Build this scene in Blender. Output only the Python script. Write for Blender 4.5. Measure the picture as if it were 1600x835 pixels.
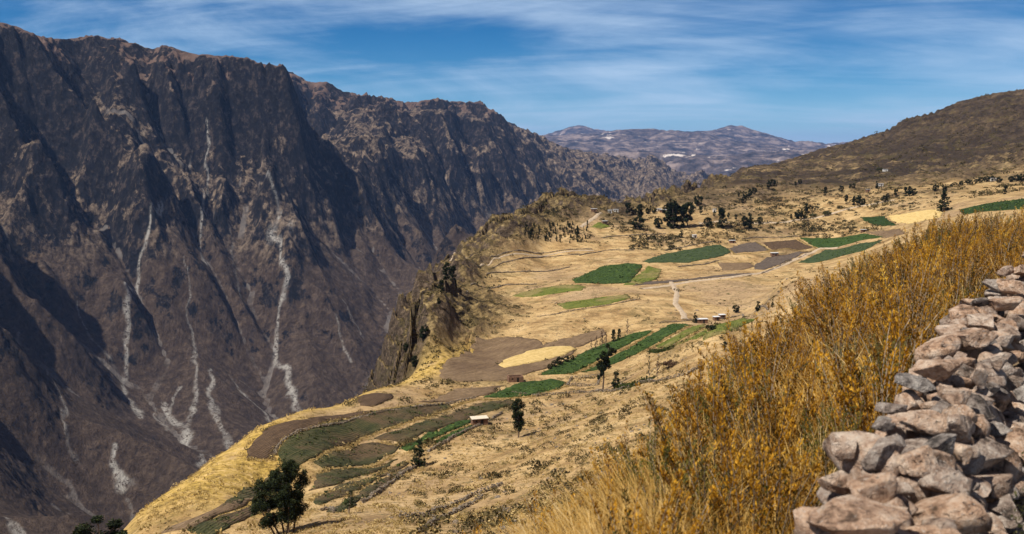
import bpy, bmesh, math, random, time
import numpy as np
from mathutils import Vector, Matrix, geometry
T0=time.time()
for o in list(bpy.data.objects): bpy.data.objects.remove(o)
SC=bpy.context.scene; COL=SC.collection
R=math.radians
# ------------------------------------------------------------------ camera
FPX=1450.0; HOR=250.0; PITCH=math.atan((417.5-HOR)/FPX)
cd=bpy.data.cameras.new('camera'); cam=bpy.data.objects.new('camera',cd); COL.objects.link(cam)
cam.location=(0,0,0); cam.rotation_euler=(math.pi/2-PITCH,0,0)
cd.sensor_width=36; cd.lens=FPX/1600*36; cd.clip_start=0.05; cd.clip_end=200000
cd.dof.use_dof=True; cd.dof.focus_distance=60; cd.dof.aperture_fstop=4.0
SC.camera=cam
# ------------------------------------------------------------------ light, sky, exposure
SUN_EL=56.0; SUN_AZ=-122.0      # azimuth in degrees clockwise from +Y (the view direction)
SC.view_settings.view_transform='Standard'; SC.view_settings.look='None'
SC.view_settings.exposure=0.40; SC.view_settings.gamma=1; SC.view_settings.use_curve_mapping=False
sl=bpy.data.lights.new('sun','SUN'); sl.energy=5.0; sl.angle=R(0.53); sl.color=(1,0.95,0.86)
so=bpy.data.objects.new('sun',sl); COL.objects.link(so)
sd=Vector((math.sin(R(SUN_AZ))*math.cos(R(SUN_EL)),math.cos(R(SUN_AZ))*math.cos(R(SUN_EL)),math.sin(R(SUN_EL))))
so.rotation_euler=(-sd).to_track_quat('-Z','Y').to_euler(); so.location=(-200,0,400)
W=bpy.data.worlds.new('World'); SC.world=W; W.use_nodes=True

class NT:
    """tiny helper to write node trees compactly"""
    def __init__(s,tree): s.t=tree; s.n=tree.nodes; s.l=tree.links
    def new(s,kind,**kw):
        nd=s.n.new(kind)
        for k,v in kw.items(): setattr(nd,k,v)
        return nd
    def link(s,a,b): s.l.new(a,b)
    def put(s,sock,v):
        if hasattr(v,'is_output') : s.l.new(v,sock)
        elif isinstance(v,(tuple,list)):
            sock.default_value=tuple(v)+((1,) if len(v)==3 and len(sock.default_value)==4 else ())
        else: sock.default_value=v
    def math(s,op,a,b=None,c=None,clamp=False):
        nd=s.new('ShaderNodeMath',operation=op); nd.use_clamp=clamp
        s.put(nd.inputs[0],a)
        if b is not None: s.put(nd.inputs[1],b)
        if c is not None: s.put(nd.inputs[2],c)
        return nd.outputs[0]
    def vmath(s,op,a,b=None):
        nd=s.new('ShaderNodeVectorMath',operation=op); s.put(nd.inputs[0],a)
        if b is not None: s.put(nd.inputs[1],b)
        return nd.outputs[0]
    def scale(s,v,xyz): return s.vmath('MULTIPLY',v,xyz)
    def noise(s,vec,scale,detail=4,rough=0.55,dist=0.0,kind=None):
        nd=s.new('ShaderNodeTexNoise'); s.put(nd.inputs['Vector'],vec)
        nd.inputs['Scale'].default_value=scale; nd.inputs['Detail'].default_value=detail
        nd.inputs['Roughness'].default_value=rough; nd.inputs['Distortion'].default_value=dist
        if kind: nd.noise_type=kind
        return nd.outputs['Fac']
    def voro(s,vec,scale,feature='F1',out='Distance'):
        nd=s.new('ShaderNodeTexVoronoi',feature=feature); s.put(nd.inputs['Vector'],vec); nd.inputs['Scale'].default_value=scale
        return nd.outputs[out]
    def ramp(s,fac,stops,interp='LINEAR'):
        nd=s.new('ShaderNodeValToRGB'); s.put(nd.inputs[0],fac); cr=nd.color_ramp; cr.interpolation=interp
        while len(cr.elements)<len(stops): cr.elements.new(0.5)
        for e,(p,c) in zip(cr.elements,stops):
            e.position=p; e.color=(c if isinstance(c,(tuple,list)) else (c,c,c))+((1,) if not isinstance(c,(tuple,list)) or len(c)==3 else ())
        return nd.outputs[0]
    def smooth(s,v,a,b):
        nd=s.new('ShaderNodeMapRange'); nd.interpolation_type='SMOOTHSTEP'; s.put(nd.inputs[0],v)
        nd.inputs[1].default_value=a; nd.inputs[2].default_value=b; return nd.outputs[0]
    def mix(s,f,a,b,mode='MIX'):
        nd=s.new('ShaderNodeMix',data_type='RGBA',blend_type=mode); s.put(nd.inputs[0],f); s.put(nd.inputs[6],a); s.put(nd.inputs[7],b)
        return nd.outputs[2]
    def attr(s,name,out='Fac'):
        nd=s.new('ShaderNodeAttribute',attribute_name=name); return nd.outputs[out]
    def bump(s,h,dist=0.1,strength=1.0,nrm=None):
        nd=s.new('ShaderNodeBump'); s.put(nd.inputs['Height'],h); nd.inputs['Distance'].default_value=dist; nd.inputs['Strength'].default_value=strength
        if nrm is not None: s.l.new(nrm,nd.inputs['Normal'])
        return nd.outputs[0]

nt=NT(W.node_tree); nt.n.clear()
wo=nt.new('ShaderNodeOutputWorld'); bg=nt.new('ShaderNodeBackground'); bg.inputs[1].default_value=0.064
sky=nt.new('ShaderNodeTexSky',sky_type='NISHITA'); sky.sun_disc=False; sky.sun_elevation=R(SUN_EL); sky.sun_rotation=R(SUN_AZ)
sky.altitude=3400; sky.air_density=1.0; sky.dust_density=0.3; sky.ozone_density=3.0
tc=nt.new('ShaderNodeTexCoord'); sx=nt.new('ShaderNodeSeparateXYZ'); nt.link(tc.outputs['Generated'],sx.inputs[0])
zc=nt.math('ADD',nt.math('MAXIMUM',sx.outputs[2],0.0),0.20)
cb=nt.new('ShaderNodeCombineXYZ'); nt.put(cb.inputs[0],nt.math('DIVIDE',sx.outputs[0],zc)); nt.put(cb.inputs[1],nt.math('DIVIDE',sx.outputs[1],zc))
cp=cb.outputs[0]
mp=nt.new('ShaderNodeMapping'); nt.link(cp,mp.inputs[0]); mp.inputs['Rotation'].default_value=(0,0,R(28)); mp.inputs['Scale'].default_value=(0.55,1.05,1); mp.inputs['Location'].default_value=(3.1,1.7,0)
c1=nt.noise(mp.outputs[0],1.0,8,0.62,0.9); c2=nt.noise(cp,0.75,3,0.5,0.3); c3=nt.noise(nt.scale(mp.outputs[0],(1,1.8,1)),1.6,7,0.6,0.8)
cl=nt.math('ADD',nt.math('MULTIPLY',c1,0.62),nt.math('ADD',nt.math('MULTIPLY',c2,0.40),nt.math('MULTIPLY',c3,0.34)))
cl=nt.smooth(cl,0.57,0.88)
deep=nt.smooth(sx.outputs[2],0.0,0.17); zen=nt.smooth(sx.outputs[2],0.2,0.75)
hs=nt.new('ShaderNodeHueSaturation'); nt.link(sky.outputs[0],hs.inputs['Color']); nt.put(hs.inputs['Saturation'],1.15)
base=nt.mix(deep,(0.7,1.15,1.15),(0.0,0.62,0.90)); base=nt.mix(1.0,hs.outputs[0],base,'MULTIPLY')
hz=nt.math('SUBTRACT',1.0,nt.smooth(sx.outputs[2],0.0,0.09))
clm=nt.math('ADD',nt.math('MULTIPLY',cl,0.72),nt.math('MULTIPLY',hz,0.42))
colr=nt.mix(clm,base,(8.2,10.2,12.4))
colr=nt.mix(zen,colr,nt.mix(1.0,colr,(0.80,0.42,0.30),'MULTIPLY')); nt.link(colr,bg.inputs[0]); nt.link(bg.outputs[0],wo.inputs[0])

# ------------------------------------------------------------------ numeric helpers
def ray(px,py):
    a=(px-800)/FPX; b=(417.5-py)/FPX; c,s=math.cos(PITCH),math.sin(PITCH); d=c+b*s
    return a/d,(-s+b*c)/d
_rs=np.random.RandomState(7); _perm=_rs.permutation(4096); _ga=_rs.rand(4096)*2*np.pi; _gx=np.cos(_ga); _gy=np.sin(_ga)
def perlin(x,y,seed=0):
    x=np.asarray(x,float)+seed*37.31; y=np.asarray(y,float)+seed*91.7
    xi=np.floor(x).astype(np.int64); yi=np.floor(y).astype(np.int64); xf=x-xi; yf=y-yi
    def g(i,j,dx,dy):
        h=_perm[(_perm[i&4095]+j)&4095]; return _gx[h]*dx+_gy[h]*dy
    u=xf*xf*xf*(xf*(xf*6-15)+10); v=yf*yf*yf*(yf*(yf*6-15)+10)
    a=g(xi,yi,xf,yf); b=g(xi+1,yi,xf-1,yf); c=g(xi,yi+1,xf,yf-1); d=g(xi+1,yi+1,xf-1,yf-1)
    return 1.5*((a+(b-a)*u)+((c+(d-c)*u)-(a+(b-a)*u))*v)
def fbm(x,y,octs=4,seed=0,gain=0.5,ridge=False):
    s=0; a=1.0; n=0
    for k in range(octs):
        p=perlin(x*2**k,y*2**k,seed+k*3)
        s=s+a*((1-2*np.abs(p)) if ridge else p); n+=a; a*=gain
    return s/n
def sstep(x,a,b):
    t=np.clip((x-a)/(b-a),0,1); return t*t*(3-2*t)
class TPS:
    def __init__(s,P,v,lam=1e-4):
        P=np.array(P,float); v=np.array(v,float); n=len(P); s.P=P
        A=np.zeros((n+3,n+3)); A[:n,:n]=s.k(((P[:,None]-P[None])**2).sum(-1))+lam*np.eye(n)
        A[:n,n]=1; A[:n,n+1:]=P; A[n,:n]=1; A[n+1:,:n]=P.T
        s.w=np.linalg.solve(A,np.concatenate([v,np.zeros(3)]))
    @staticmethod
    def k(r2): return 0.5*r2*np.log(r2+1e-9)
    def __call__(s,a,b):
        a=np.asarray(a,float); sh=a.shape; a=a.ravel(); b=np.asarray(b,float).ravel(); n=len(s.P); out=np.empty(len(a))
        for i in range(0,len(a),20000):
            q=np.stack([a[i:i+20000],b[i:i+20000]],1); r2=(q**2).sum(1)[:,None]+(s.P**2).sum(1)[None]-2*q@s.P.T
            out[i:i+20000]=s.k(np.maximum(r2,0))@s.w[:n]+s.w[n]+q@s.w[n+1:]
        return out.reshape(sh)
KL=0.30
# ---- the terraced shelf and the hillside the camera stands on: (px,py,distance) of visible ground, (x,y,z) of the rest
SH=[(200,828,170),(270,768,205),(340,713,235),(400,672,262),(470,648,285),(520,640,300),(560,622,320),(602,609,335),
(500,820,150),(640,720,235),(750,655,285),(810,680,262),(700,800,165),(850,740,190),(1000,640,232),(900,690,215),(1100,580,262),(1150,540,295),(600,830,138),
(420,760,205),(560,700,248),(690,630,305),(800,575,370),(900,560,390),(860,605,340),(950,600,332),(1000,560,372),(1100,512,420),(1190,490,425),
(735,540,420),(850,520,430),(1000,480,480),(1150,450,540),(1260,440,520),(820,485,500),(745,440,600),(900,440,570),(1000,420,620),(1150,400,680),(1300,385,700),
(850,395,680),(930,382,700),(1050,378,715),(1250,370,745),(1370,367,690),(620,600,455),(640,560,480),(625,525,560),(690,500,530),(690,440,640),(660,480,600),(740,392,690),(790,362,730),(850,332,775),(890,322,800),(930,330,790),
(1000,350,765),(1100,342,800),(960,332,830),(1080,322,870),(1200,322,860),(1300,312,860),(1400,312,800),(1500,300,780),(1600,292,760),(1550,318,620),(1450,345,640),
(1040,322,900),(1150,287,1050),(1155,268,1250),(1200,258,1400),(1285,234,1750),(1300,250,1400),(1350,214,1780),(1390,200,1800),(1420,184,1760),(1450,176,1780),(1500,158,1780),(1600,140,1750),(1700,120,1700),
(1500,230,1250),(1600,220,1180),(1400,240,1280),(1300,275,1130),(1500,268,1010),(1600,262,950),(1400,280,1020),(1220,290,1050)]
XYZ=[(0,1.2,-1.75),(1.2,1.2,-1.75),(-1.2,1.2,-1.9),(2.0,2.3,-1.85),(3.6,4.9,-1.7),(6.2,8,-1.5),(10,12,-1.3),(0.3,2.6,-1.9),(1.6,5,-2.15),(3.5,8,-2.1),(6.5,12,-2.1),(12,18,-1.9),
(0,6,-3.05),(0,4,-2.4),(-1.2,4,-3.1),(-2.2,6,-4.1),(1,8,-3.25),(2.07,10,-3.2),(3,11,-2.9),(4.8,14,-2.7),(7.9,18,-2.35),(12.5,26,-2.6),(16,26,-2.1),(2.4,13.5,-5.6),(0,10,-5.4),(0,30,-14.5),(4.5,19,-6.6),(9,28,-7),(15,42,-9),(24,42,-6),
(0,60,-27),(22,60,-17),(33,100,-27),(50,100,-22),(-12,30,-19),(-26,60,-38),(-45,100,-60),(0,100,-44),(15,100,-37),(50,200,-52),(80,200,-44),(110,200,-30),(30,160,-52),(70,300,-56),(140,300,-44),(120,420,-58),
(-40,130,-60),(-70,130,-72),(-95,170,-105),(-120,200,-125),(-130,260,-150),(-110,300,-145),(-90,340,-150),(-75,380,-150),(-70,420,-165),(-160,140,-110),(-250,250,-260),(-250,400,-330),(-200,600,-350),(-120,560,-210),(-110,700,-230),(-80,800,-230),(-50,900,-240),(-20,1000,-230),
(-60,500,-150),(20,1100,-170),(100,1050,-130),(150,1100,-95),(200,1250,-110),(250,1500,-130),(300,1800,-180),(0,1500,-420),(-200,1200,-500),(-500,800,-560),(-400,300,-420),(700,2200,-30),(1100,2200,80),(450,2300,-260),(1500,2200,120),(-300,1700,-640),(100,2300,-600),(500,3200,-450),(900,3400,-250),(1800,3400,60),(350,1800,-120),(560,2000,-20)]
P=[];V=[]
for px,py,Y in SH:
    u,t=ray(px,py); P.append((u,KL*math.log(Y))); V.append(t*Y/(Y+5))
for x,y,z in XYZ: P.append((x/y,KL*math.log(y))); V.append(z/(y+5))
tpsS=TPS(P,V,2e-5)
UMAX=0.78
def shelf_macro(u,Y): return tpsS(np.clip(u,-0.8,UMAX),KL*np.log(Y))*(Y+5)
SDF_PTS=np.array([(ray(px,py)[0]*Y,Y) for px,py,Y in [(120,840,150),(200,828,170),(270,768,205),(340,713,235),(400,672,262),(470,648,285),(560,622,320),(602,609,340),(690,590,372),(735,545,405),(790,505,455),(820,485,500),(770,455,570),(800,410,650),(850,385,700),(900,355,745),(960,335,800),(1040,325,880),(1150,290,1050),(1200,262,1350)]])
def rim_signed(x,y):
    """signed distance to the shelf's rim line, positive on the flat side"""
    best=np.full(np.shape(x),1e9); sg=np.ones(np.shape(x))
    for (ax,ay),(bx,by) in zip(SDF_PTS[:-1],SDF_PTS[1:]):
        dx,dy=bx-ax,by-ay; L=dx*dx+dy*dy; s=np.clip(((x-ax)*dx+(y-ay)*dy)/L,0,1)
        ex,ey=x-(ax+s*dx),y-(ay+s*dy); d=np.hypot(ex,ey); cr=dy*(x-ax)-dx*(y-ay)
        m=d<best; best=np.where(m,d,best); sg=np.where(m,np.sign(cr),sg)
    return best*sg
CORR=None
def shelf(u,Y,full=False):
    x=u*Y; z=shelf_macro(u,Y)
    d=rim_signed(x,Y)
    fl=sstep(-d,-8,22)*sstep(Y,120,200)*(0.35+0.65*sstep(Y,320,380))*(1-sstep(Y,1000,1200)*sstep(u,0.16,0.22))                      # rocky flank beyond the rim
    hill=sstep(Y+fbm(x/120,Y/120,3,34)*200,950,1300)*sstep(u,0.15,0.3)+sstep(Y,740,800)*(1-sstep(np.abs(u-0.08),0.03,0.08))*0.7
    hill=np.clip(hill+0.75*sstep(Y+fbm(x/90,Y/90,3,33)*260,760,940)*sstep(u,0.02,0.12),0,1)
    rough=np.clip(fl+hill,0,1)
    far=sstep(Y,60,160)
    n1=fbm(x/70,Y/70,3,1)*3.0*far
    n2=fbm(x/22,Y/22,5,5,0.55)*(0.35+6.5*fl+5*hill)*far
    rg=fbm(x/40,Y/40,5,9,0.5,ridge=True)*7*np.clip(fl+0.55*hill,0,1)+fbm(x/75,Y/75,4,19,0.55,ridge=True)*13*fl*sstep(Y,340,420)*sstep(-d,4,40)
    st=perlin(x/160,Y/160,2)*20+z                             # faint natural terraces and ledges
    led=(np.abs((st/6.0)%1-0.5)-0.25)*4*(1.0*fl+2.4*hill)+sstep((st/14.0)%1,0.30,0.55)*7*fl*sstep(Y,340,420)
    big=fbm(x/230,Y/230,4,31,0.5,ridge=True)*16*sstep(Y,1050,1400)*sstep(u,0.2,0.3)*(0.4+0.6*sstep(2100-Y,0,400))
    nr=fbm(x/1.3,Y/1.3,4,12)*0.10*(1-far)+fbm(x/7,Y/7,3,15)*0.5*(1-far)*sstep(Y,9,25)
    z=z+n1*(0.35+0.65*rough)+n2+rg-7*0.2*fl+led+big+nr
    if CORR is not None: z=z+np.interp(u,CORR[0],CORR[1])*Y*sstep(Y,1050,1600)
    if full: return z,fl,hill,d
    return z
def fit_hill():
    global CORR
    SK=[(1090,322),(1140,285),(1152,268),(1170,262),(1205,257),(1250,243),(1285,232),(1320,224),(1350,214),(1390,202),(1412,186),(1430,182),(1455,177),(1500,158),(1550,146),(1600,139),(1700,120)]
    pu=[ray(*q)[0] for q in SK]; pt=[ray(*q)[1] for q in SK]; uu=np.linspace(pu[0],0.62,220); yy=np.exp(np.linspace(math.log(1100),math.log(3100),400)); U_,Y_=np.meshgrid(uu,yy)
    for rep in range(3):
        sk=(shelf(U_,Y_)/Y_).max(0); dt=np.interp(uu,pu,pt)-sk; kk=np.exp(-(np.arange(-6,7)/2.5)**2); kk/=kk.sum(); dt=np.convolve(np.pad(dt,6,'edge'),kk,'valid')
        dt=dt*sstep(uu,pu[0],pu[0]+0.03); old=0 if CORR is None else CORR[1]; CORR=(uu,old+dt); print('hill skyline',np.abs(dt).max()*FPX)
fit_hill()
def S(x,y): return float(shelf(np.array([x/y]),np.array([float(y)]))[0])
_YS=np.exp(np.linspace(math.log(1.5),math.log(2300),700))
def hit(px,py,ymin=60,zadd=0.0):
    """where the line of sight through a point of the photograph meets the ground"""
    u,t=ray(px,py); z=shelf(np.full(_YS.shape,u),_YS)+zadd; k=np.where((z>t*_YS)&(_YS>ymin))[0]
    if len(k)==0: return None
    i=k[0]; Y=_YS[i]
    if i>0:
        ys=np.linspace(_YS[i-1],_YS[i],24); zz=shelf(np.full(24,u),ys)+zadd; j=np.where((zz>t*ys)&(ys>ymin))[0]
        Y=ys[j[0]] if len(j) else Y
    return Vector((u*Y,Y,S(u*Y,Y)))

def mesh_np(name,verts,quads,mat,smooth=True,attrs=None,kind=None,tris=None):
    me=bpy.data.meshes.new(name); me.vertices.add(len(verts)); me.vertices.foreach_set('co',np.asarray(verts,np.float32).ravel())
    nq=0 if quads is None else len(quads); ntr=0 if tris is None else len(tris)
    idx=np.concatenate([a for a in ([np.asarray(quads).ravel()] if nq else [])+([np.asarray(tris).ravel()] if ntr else [])]).astype(np.int32)
    me.loops.add(len(idx)); me.loops.foreach_set('vertex_index',idx)
    ls=np.concatenate([np.arange(nq)*4,nq*4+np.arange(ntr)*3]).astype(np.int32)
    me.polygons.add(nq+ntr); me.polygons.foreach_set('loop_start',ls)
    try: me.polygons.foreach_set('loop_total',np.concatenate([np.full(nq,4),np.full(ntr,3)]).astype(np.int32))
    except Exception: pass
    me.polygons.foreach_set('use_smooth',np.full(nq+ntr,smooth))
    me.update(calc_edges=True); me.validate()
    for k,v in (attrs or {}).items():
        a=me.attributes.new(k,'FLOAT','POINT'); a.data.foreach_set('value',np.asarray(v,np.float32).ravel())
    if mat: me.materials.append(mat)
    o=bpy.data.objects.new(name,me); COL.objects.link(o)
    if kind: o['kind']=kind
    return o
def grid_quads(nr,nc):
    i=np.arange(nr*nc).reshape(nr,nc); return np.stack([i[:-1,:-1],i[:-1,1:],i[1:,1:],i[1:,:-1]],-1).reshape(-1,4)
def new_mat(name,rough=0.9,spec=0.2):
    m=bpy.data.materials.new(name); m.use_nodes=True; t=NT(m.node_tree); b=t.n['Principled BSDF']
    b.inputs['Roughness'].default_value=rough; b.inputs['Specular IOR Level'].default_value=spec
    return m,t,b
def wpos(t):
    g=t.new('ShaderNodeNewGeometry'); return g.outputs['Position']
def slope_z(t):
    g=t.new('ShaderNodeNewGeometry'); s=t.new('ShaderNodeSeparateXYZ'); t.link(g.outputs['Normal'],s.inputs[0]); return s.outputs[2]

# ------------------------------------------------------------------ river erosion, so that ridges and gullies branch as real ones do
def erode(z0,dx,iters,K,m,alpha,smax,seed=0):
    ny,nx=z0.shape; N=ny*nx; z=z0.copy(); idx=np.arange(N).reshape(ny,nx)
    offs=[(-1,-1),(-1,0),(-1,1),(0,-1),(0,1),(1,-1),(1,0),(1,1)]
    ii=idx[1:-1,1:-1]
    for it in range(iters):
        for _ in range(3):
            mn=np.full((ny-2,nx-2),1e9)
            for a,b in offs: mn=np.minimum(mn,z[1+a:ny-1+a,1+b:nx-1+b])
            c=z[1:-1,1:-1]; z[1:-1,1:-1]=np.where(c<=mn,mn+0.02,c)
        best=np.zeros((ny-2,nx-2)); rec=idx.copy(); dist=np.ones((ny,nx)); ri=ii.copy(); di=np.ones((ny-2,nx-2)); c=z[1:-1,1:-1]
        for a,b in offs:
            L=dx*math.hypot(a,b); s=(c-z[1+a:ny-1+a,1+b:nx-1+b])/L; mk=s>best
            best=np.where(mk,s,best); ri=np.where(mk,idx[1+a:ny-1+a,1+b:nx-1+b],ri); di=np.where(mk,L,di)
        rec[1:-1,1:-1]=ri; dist[1:-1,1:-1]=di; rec=rec.ravel(); dist=dist.ravel()
        lv=(rec!=np.arange(N)).astype(np.int32); jp=rec.copy()
        for _ in range(13):
            lv=lv+lv[jp]; jp=jp[jp]
        order=np.argsort(lv,kind='stable'); ls=lv[order]; cuts=np.searchsorted(ls,np.arange(ls[-1]+2))
        A=np.full(N,dx*dx)
        for l in range(ls[-1],0,-1):
            g=order[cuts[l]:cuts[l+1]]; np.add.at(A,rec[g],A[g])
        zf=z.ravel(); zf=zf+alpha*(z0.ravel()-zf); F=K*A**m/dist
        for l in range(1,ls[-1]+1):
            g=order[cuts[l]:cuts[l+1]]; r=zf[rec[g]]; v=(zf[g]+F[g]*r)/(1+F[g]); zf[g]=np.minimum(v,r+dist[g]*smax[g])
        z=zf.reshape(ny,nx)
        if it%3==0:
            lap=z[:-2,1:-1]+z[2:,1:-1]+z[1:-1,:-2]+z[1:-1,2:]-4*z[1:-1,1:-1]; z[1:-1,1:-1]+=0.02*lap
    return z,A.reshape(ny,nx)
def sample(G,x0,y0,dx,x,y):
    fx=np.clip((x-x0)/dx,1,G.shape[1]-3.001); fy=np.clip((y-y0)/dx,1,G.shape[0]-3.001); ix=fx.astype(int); iy=fy.astype(int); tx=fx-ix; ty=fy-iy
    def w(t): return [((-0.5*t+1)*t-0.5)*t,(1.5*t-2.5)*t*t+1,((-1.5*t+2)*t+0.5)*t,(0.5*t-0.5)*t*t]
    wx=w(tx); wy=w(ty); s=0
    for j in range(4):
        r=0
        for i in range(4): r=r+wx[i]*G[iy+j-1,ix+i-1]
        s=s+wy[j]*r
    return s
# ------------------------------------------------------------------ materials of the land
def ground_material():
    m,t,b=new_mat('straw_ground'); p=wpos(t)
    fl=t.attr('flank'); hl=t.attr('hill'); nr=t.attr('near'); sz=slope_z(t)
    wv=t.new('ShaderNodeVectorMath',operation='MULTIPLY'); t.put(wv.inputs[0],p); wv.inputs[1].default_value=(1,1,0.0)
    big=t.noise(p,0.012,4,0.6); mid=t.noise(p,0.07,5,0.65,0.4); fine=t.noise(p,0.9,4,0.7); tuft=t.noise(p,0.28,5,0.7)
    straw=t.ramp(mid,[(0.28,(0.16,0.10,0.042)),(0.42,(0.36,0.225,0.095)),(0.56,(0.55,0.37,0.17)),(0.72,(0.64,0.45,0.23)),(0.85,(0.42,0.26,0.13))])
    pink=t.ramp(fine,[(0.3,(0.28,0.18,0.10)),(0.7,(0.50,0.35,0.21))])
    c=t.mix(t.math('MULTIPLY',t.smooth(big,0.50,0.66),0.7),straw,pink)
    scrub=t.ramp(fine,[(0.3,(0.05,0.045,0.015)),(0.7,(0.16,0.13,0.045))])
    sm=t.math('MULTIPLY',t.smooth(tuft,0.55,0.66),t.math('ADD',0.55,t.math('MULTIPLY',t.smooth(big,0.35,0.65),0.45)))
    c=t.mix(sm,c,scrub)
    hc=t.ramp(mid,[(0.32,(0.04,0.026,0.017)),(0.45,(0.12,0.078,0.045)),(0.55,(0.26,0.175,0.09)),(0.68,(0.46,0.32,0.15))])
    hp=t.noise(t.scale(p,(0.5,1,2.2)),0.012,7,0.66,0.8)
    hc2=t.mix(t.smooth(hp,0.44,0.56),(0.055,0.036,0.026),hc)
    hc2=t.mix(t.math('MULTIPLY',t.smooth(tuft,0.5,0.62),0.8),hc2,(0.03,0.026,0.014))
    sxx=t.new('ShaderNodeSeparateXYZ'); t.link(p,sxx.inputs[0]); hc2=t.mix(t.math('MULTIPLY',t.smooth(t.math('ADD',sxx.outputs[2],t.math('MULTIPLY',t.noise(p,0.01,5,0.6),80)),20,90),0.66),hc2,t.ramp(t.noise(p,0.05,7,0.8),[(0.4,(0.015,0.010,0.008)),(0.5,(0.05,0.033,0.024)),(0.6,(0.13,0.09,0.06))]))  # darker rock higher up, with lens-corner shade also put into its colour
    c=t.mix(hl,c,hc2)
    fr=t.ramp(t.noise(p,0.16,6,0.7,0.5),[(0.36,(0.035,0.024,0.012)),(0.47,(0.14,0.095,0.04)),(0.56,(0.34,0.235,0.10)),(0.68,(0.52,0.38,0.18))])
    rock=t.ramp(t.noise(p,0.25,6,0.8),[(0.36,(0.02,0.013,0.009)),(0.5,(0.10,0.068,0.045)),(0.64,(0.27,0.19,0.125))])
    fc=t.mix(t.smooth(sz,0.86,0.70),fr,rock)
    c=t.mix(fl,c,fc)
    lin=t.noise(t.scale(p,(1,1,5)),0.05,6,0.7,1.5); c=t.mix(t.math('MULTIPLY',t.smooth(t.math('ABSOLUTE',t.math('SUBTRACT',lin,0.5)),0.022,0.0),0.55),c,(0.10,0.07,0.03))
    drk=t.noise(p,0.03,8,0.75,1.0); c=t.mix(t.math('MULTIPLY',t.smooth(drk,0.53,0.62),0.5),c,(0.13,0.10,0.035))
    rimg=t.math('MULTIPLY',t.attr('rimgrass'),t.smooth(t.noise(p,0.10,4,0.6),0.25,0.45))
    gold=t.ramp(t.noise(p,0.35,5,0.75),[(0.34,(0.16,0.10,0.02)),(0.5,(0.52,0.34,0.08)),(0.66,(0.70,0.48,0.20))])
    c=t.mix(rimg,c,gold)
    nd=t.ramp(t.noise(p,14,5,0.7),[(0.3,(0.07,0.05,0.03)),(0.6,(0.20,0.14,0.08)),(0.8,(0.32,0.24,0.14))])
    c=t.mix(nr,c,nd)
    c=t.mix(0.75,c,t.ramp(t.noise(p,2.2,3,0.8),[(0.32,0.45),(0.6,1.0),(0.8,1.12)]),'MULTIPLY')
    t.link(c,b.inputs['Base Color'])
    h=t.math('ADD',t.math('MULTIPLY',t.noise(p,0.35,6,0.7),0.7),t.math('MULTIPLY',tuft,0.6))
    amp=t.math('ADD',0.6,t.math('MULTIPLY',t.math('ADD',fl,hl),3.0)); amp=t.math('MULTIPLY',amp,t.math('SUBTRACT',1.0,t.math('MULTIPLY',nr,0.93)))
    t.link(t.bump(t.math('MULTIPLY',h,amp),1.6,0.9),b.inputs['Normal'])
    return m
M_ground=ground_material()
# ------------------------------------------------------------------ ground (shelf, hillside, rim and right-hand hill) as one sheet
us=np.concatenate([np.linspace(-1.8,-0.64,30)[:-1],np.linspace(-0.64,0.64,1150),np.linspace(0.64,1.8,40)[1:]])
Ys=np.concatenate([np.exp(np.linspace(math.log(0.35),math.log(120),230))[:-1],np.exp(np.linspace(math.log(120),math.log(900),620))[:-1],np.exp(np.linspace(math.log(900),math.log(3200),230))])
U,YY=np.meshgrid(us,Ys)
Z,FL,HL,DR=shelf(U,YY,True)
rg=(1-sstep(np.abs(DR-2),4,18))*sstep(YY,150,190)*(1-sstep(YY,400,440))*(1-0.8*FL)
lowleft=sstep(DR,-40,-5)*(1-sstep(DR,14+60*(1-sstep(U,-0.34,-0.26)),40+70*(1-sstep(U,-0.34,-0.26))))*(1-sstep(U,-0.27,-0.2)); rg=np.maximum(rg,lowleft*sstep(YY,150,190)*(1-0.5*sstep(YY,275,290)))
near=1-sstep(YY,20,70)
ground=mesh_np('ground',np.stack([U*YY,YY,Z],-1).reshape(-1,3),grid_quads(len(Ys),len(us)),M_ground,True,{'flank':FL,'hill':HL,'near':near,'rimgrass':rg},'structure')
print('ground',time.time()-T0)

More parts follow.
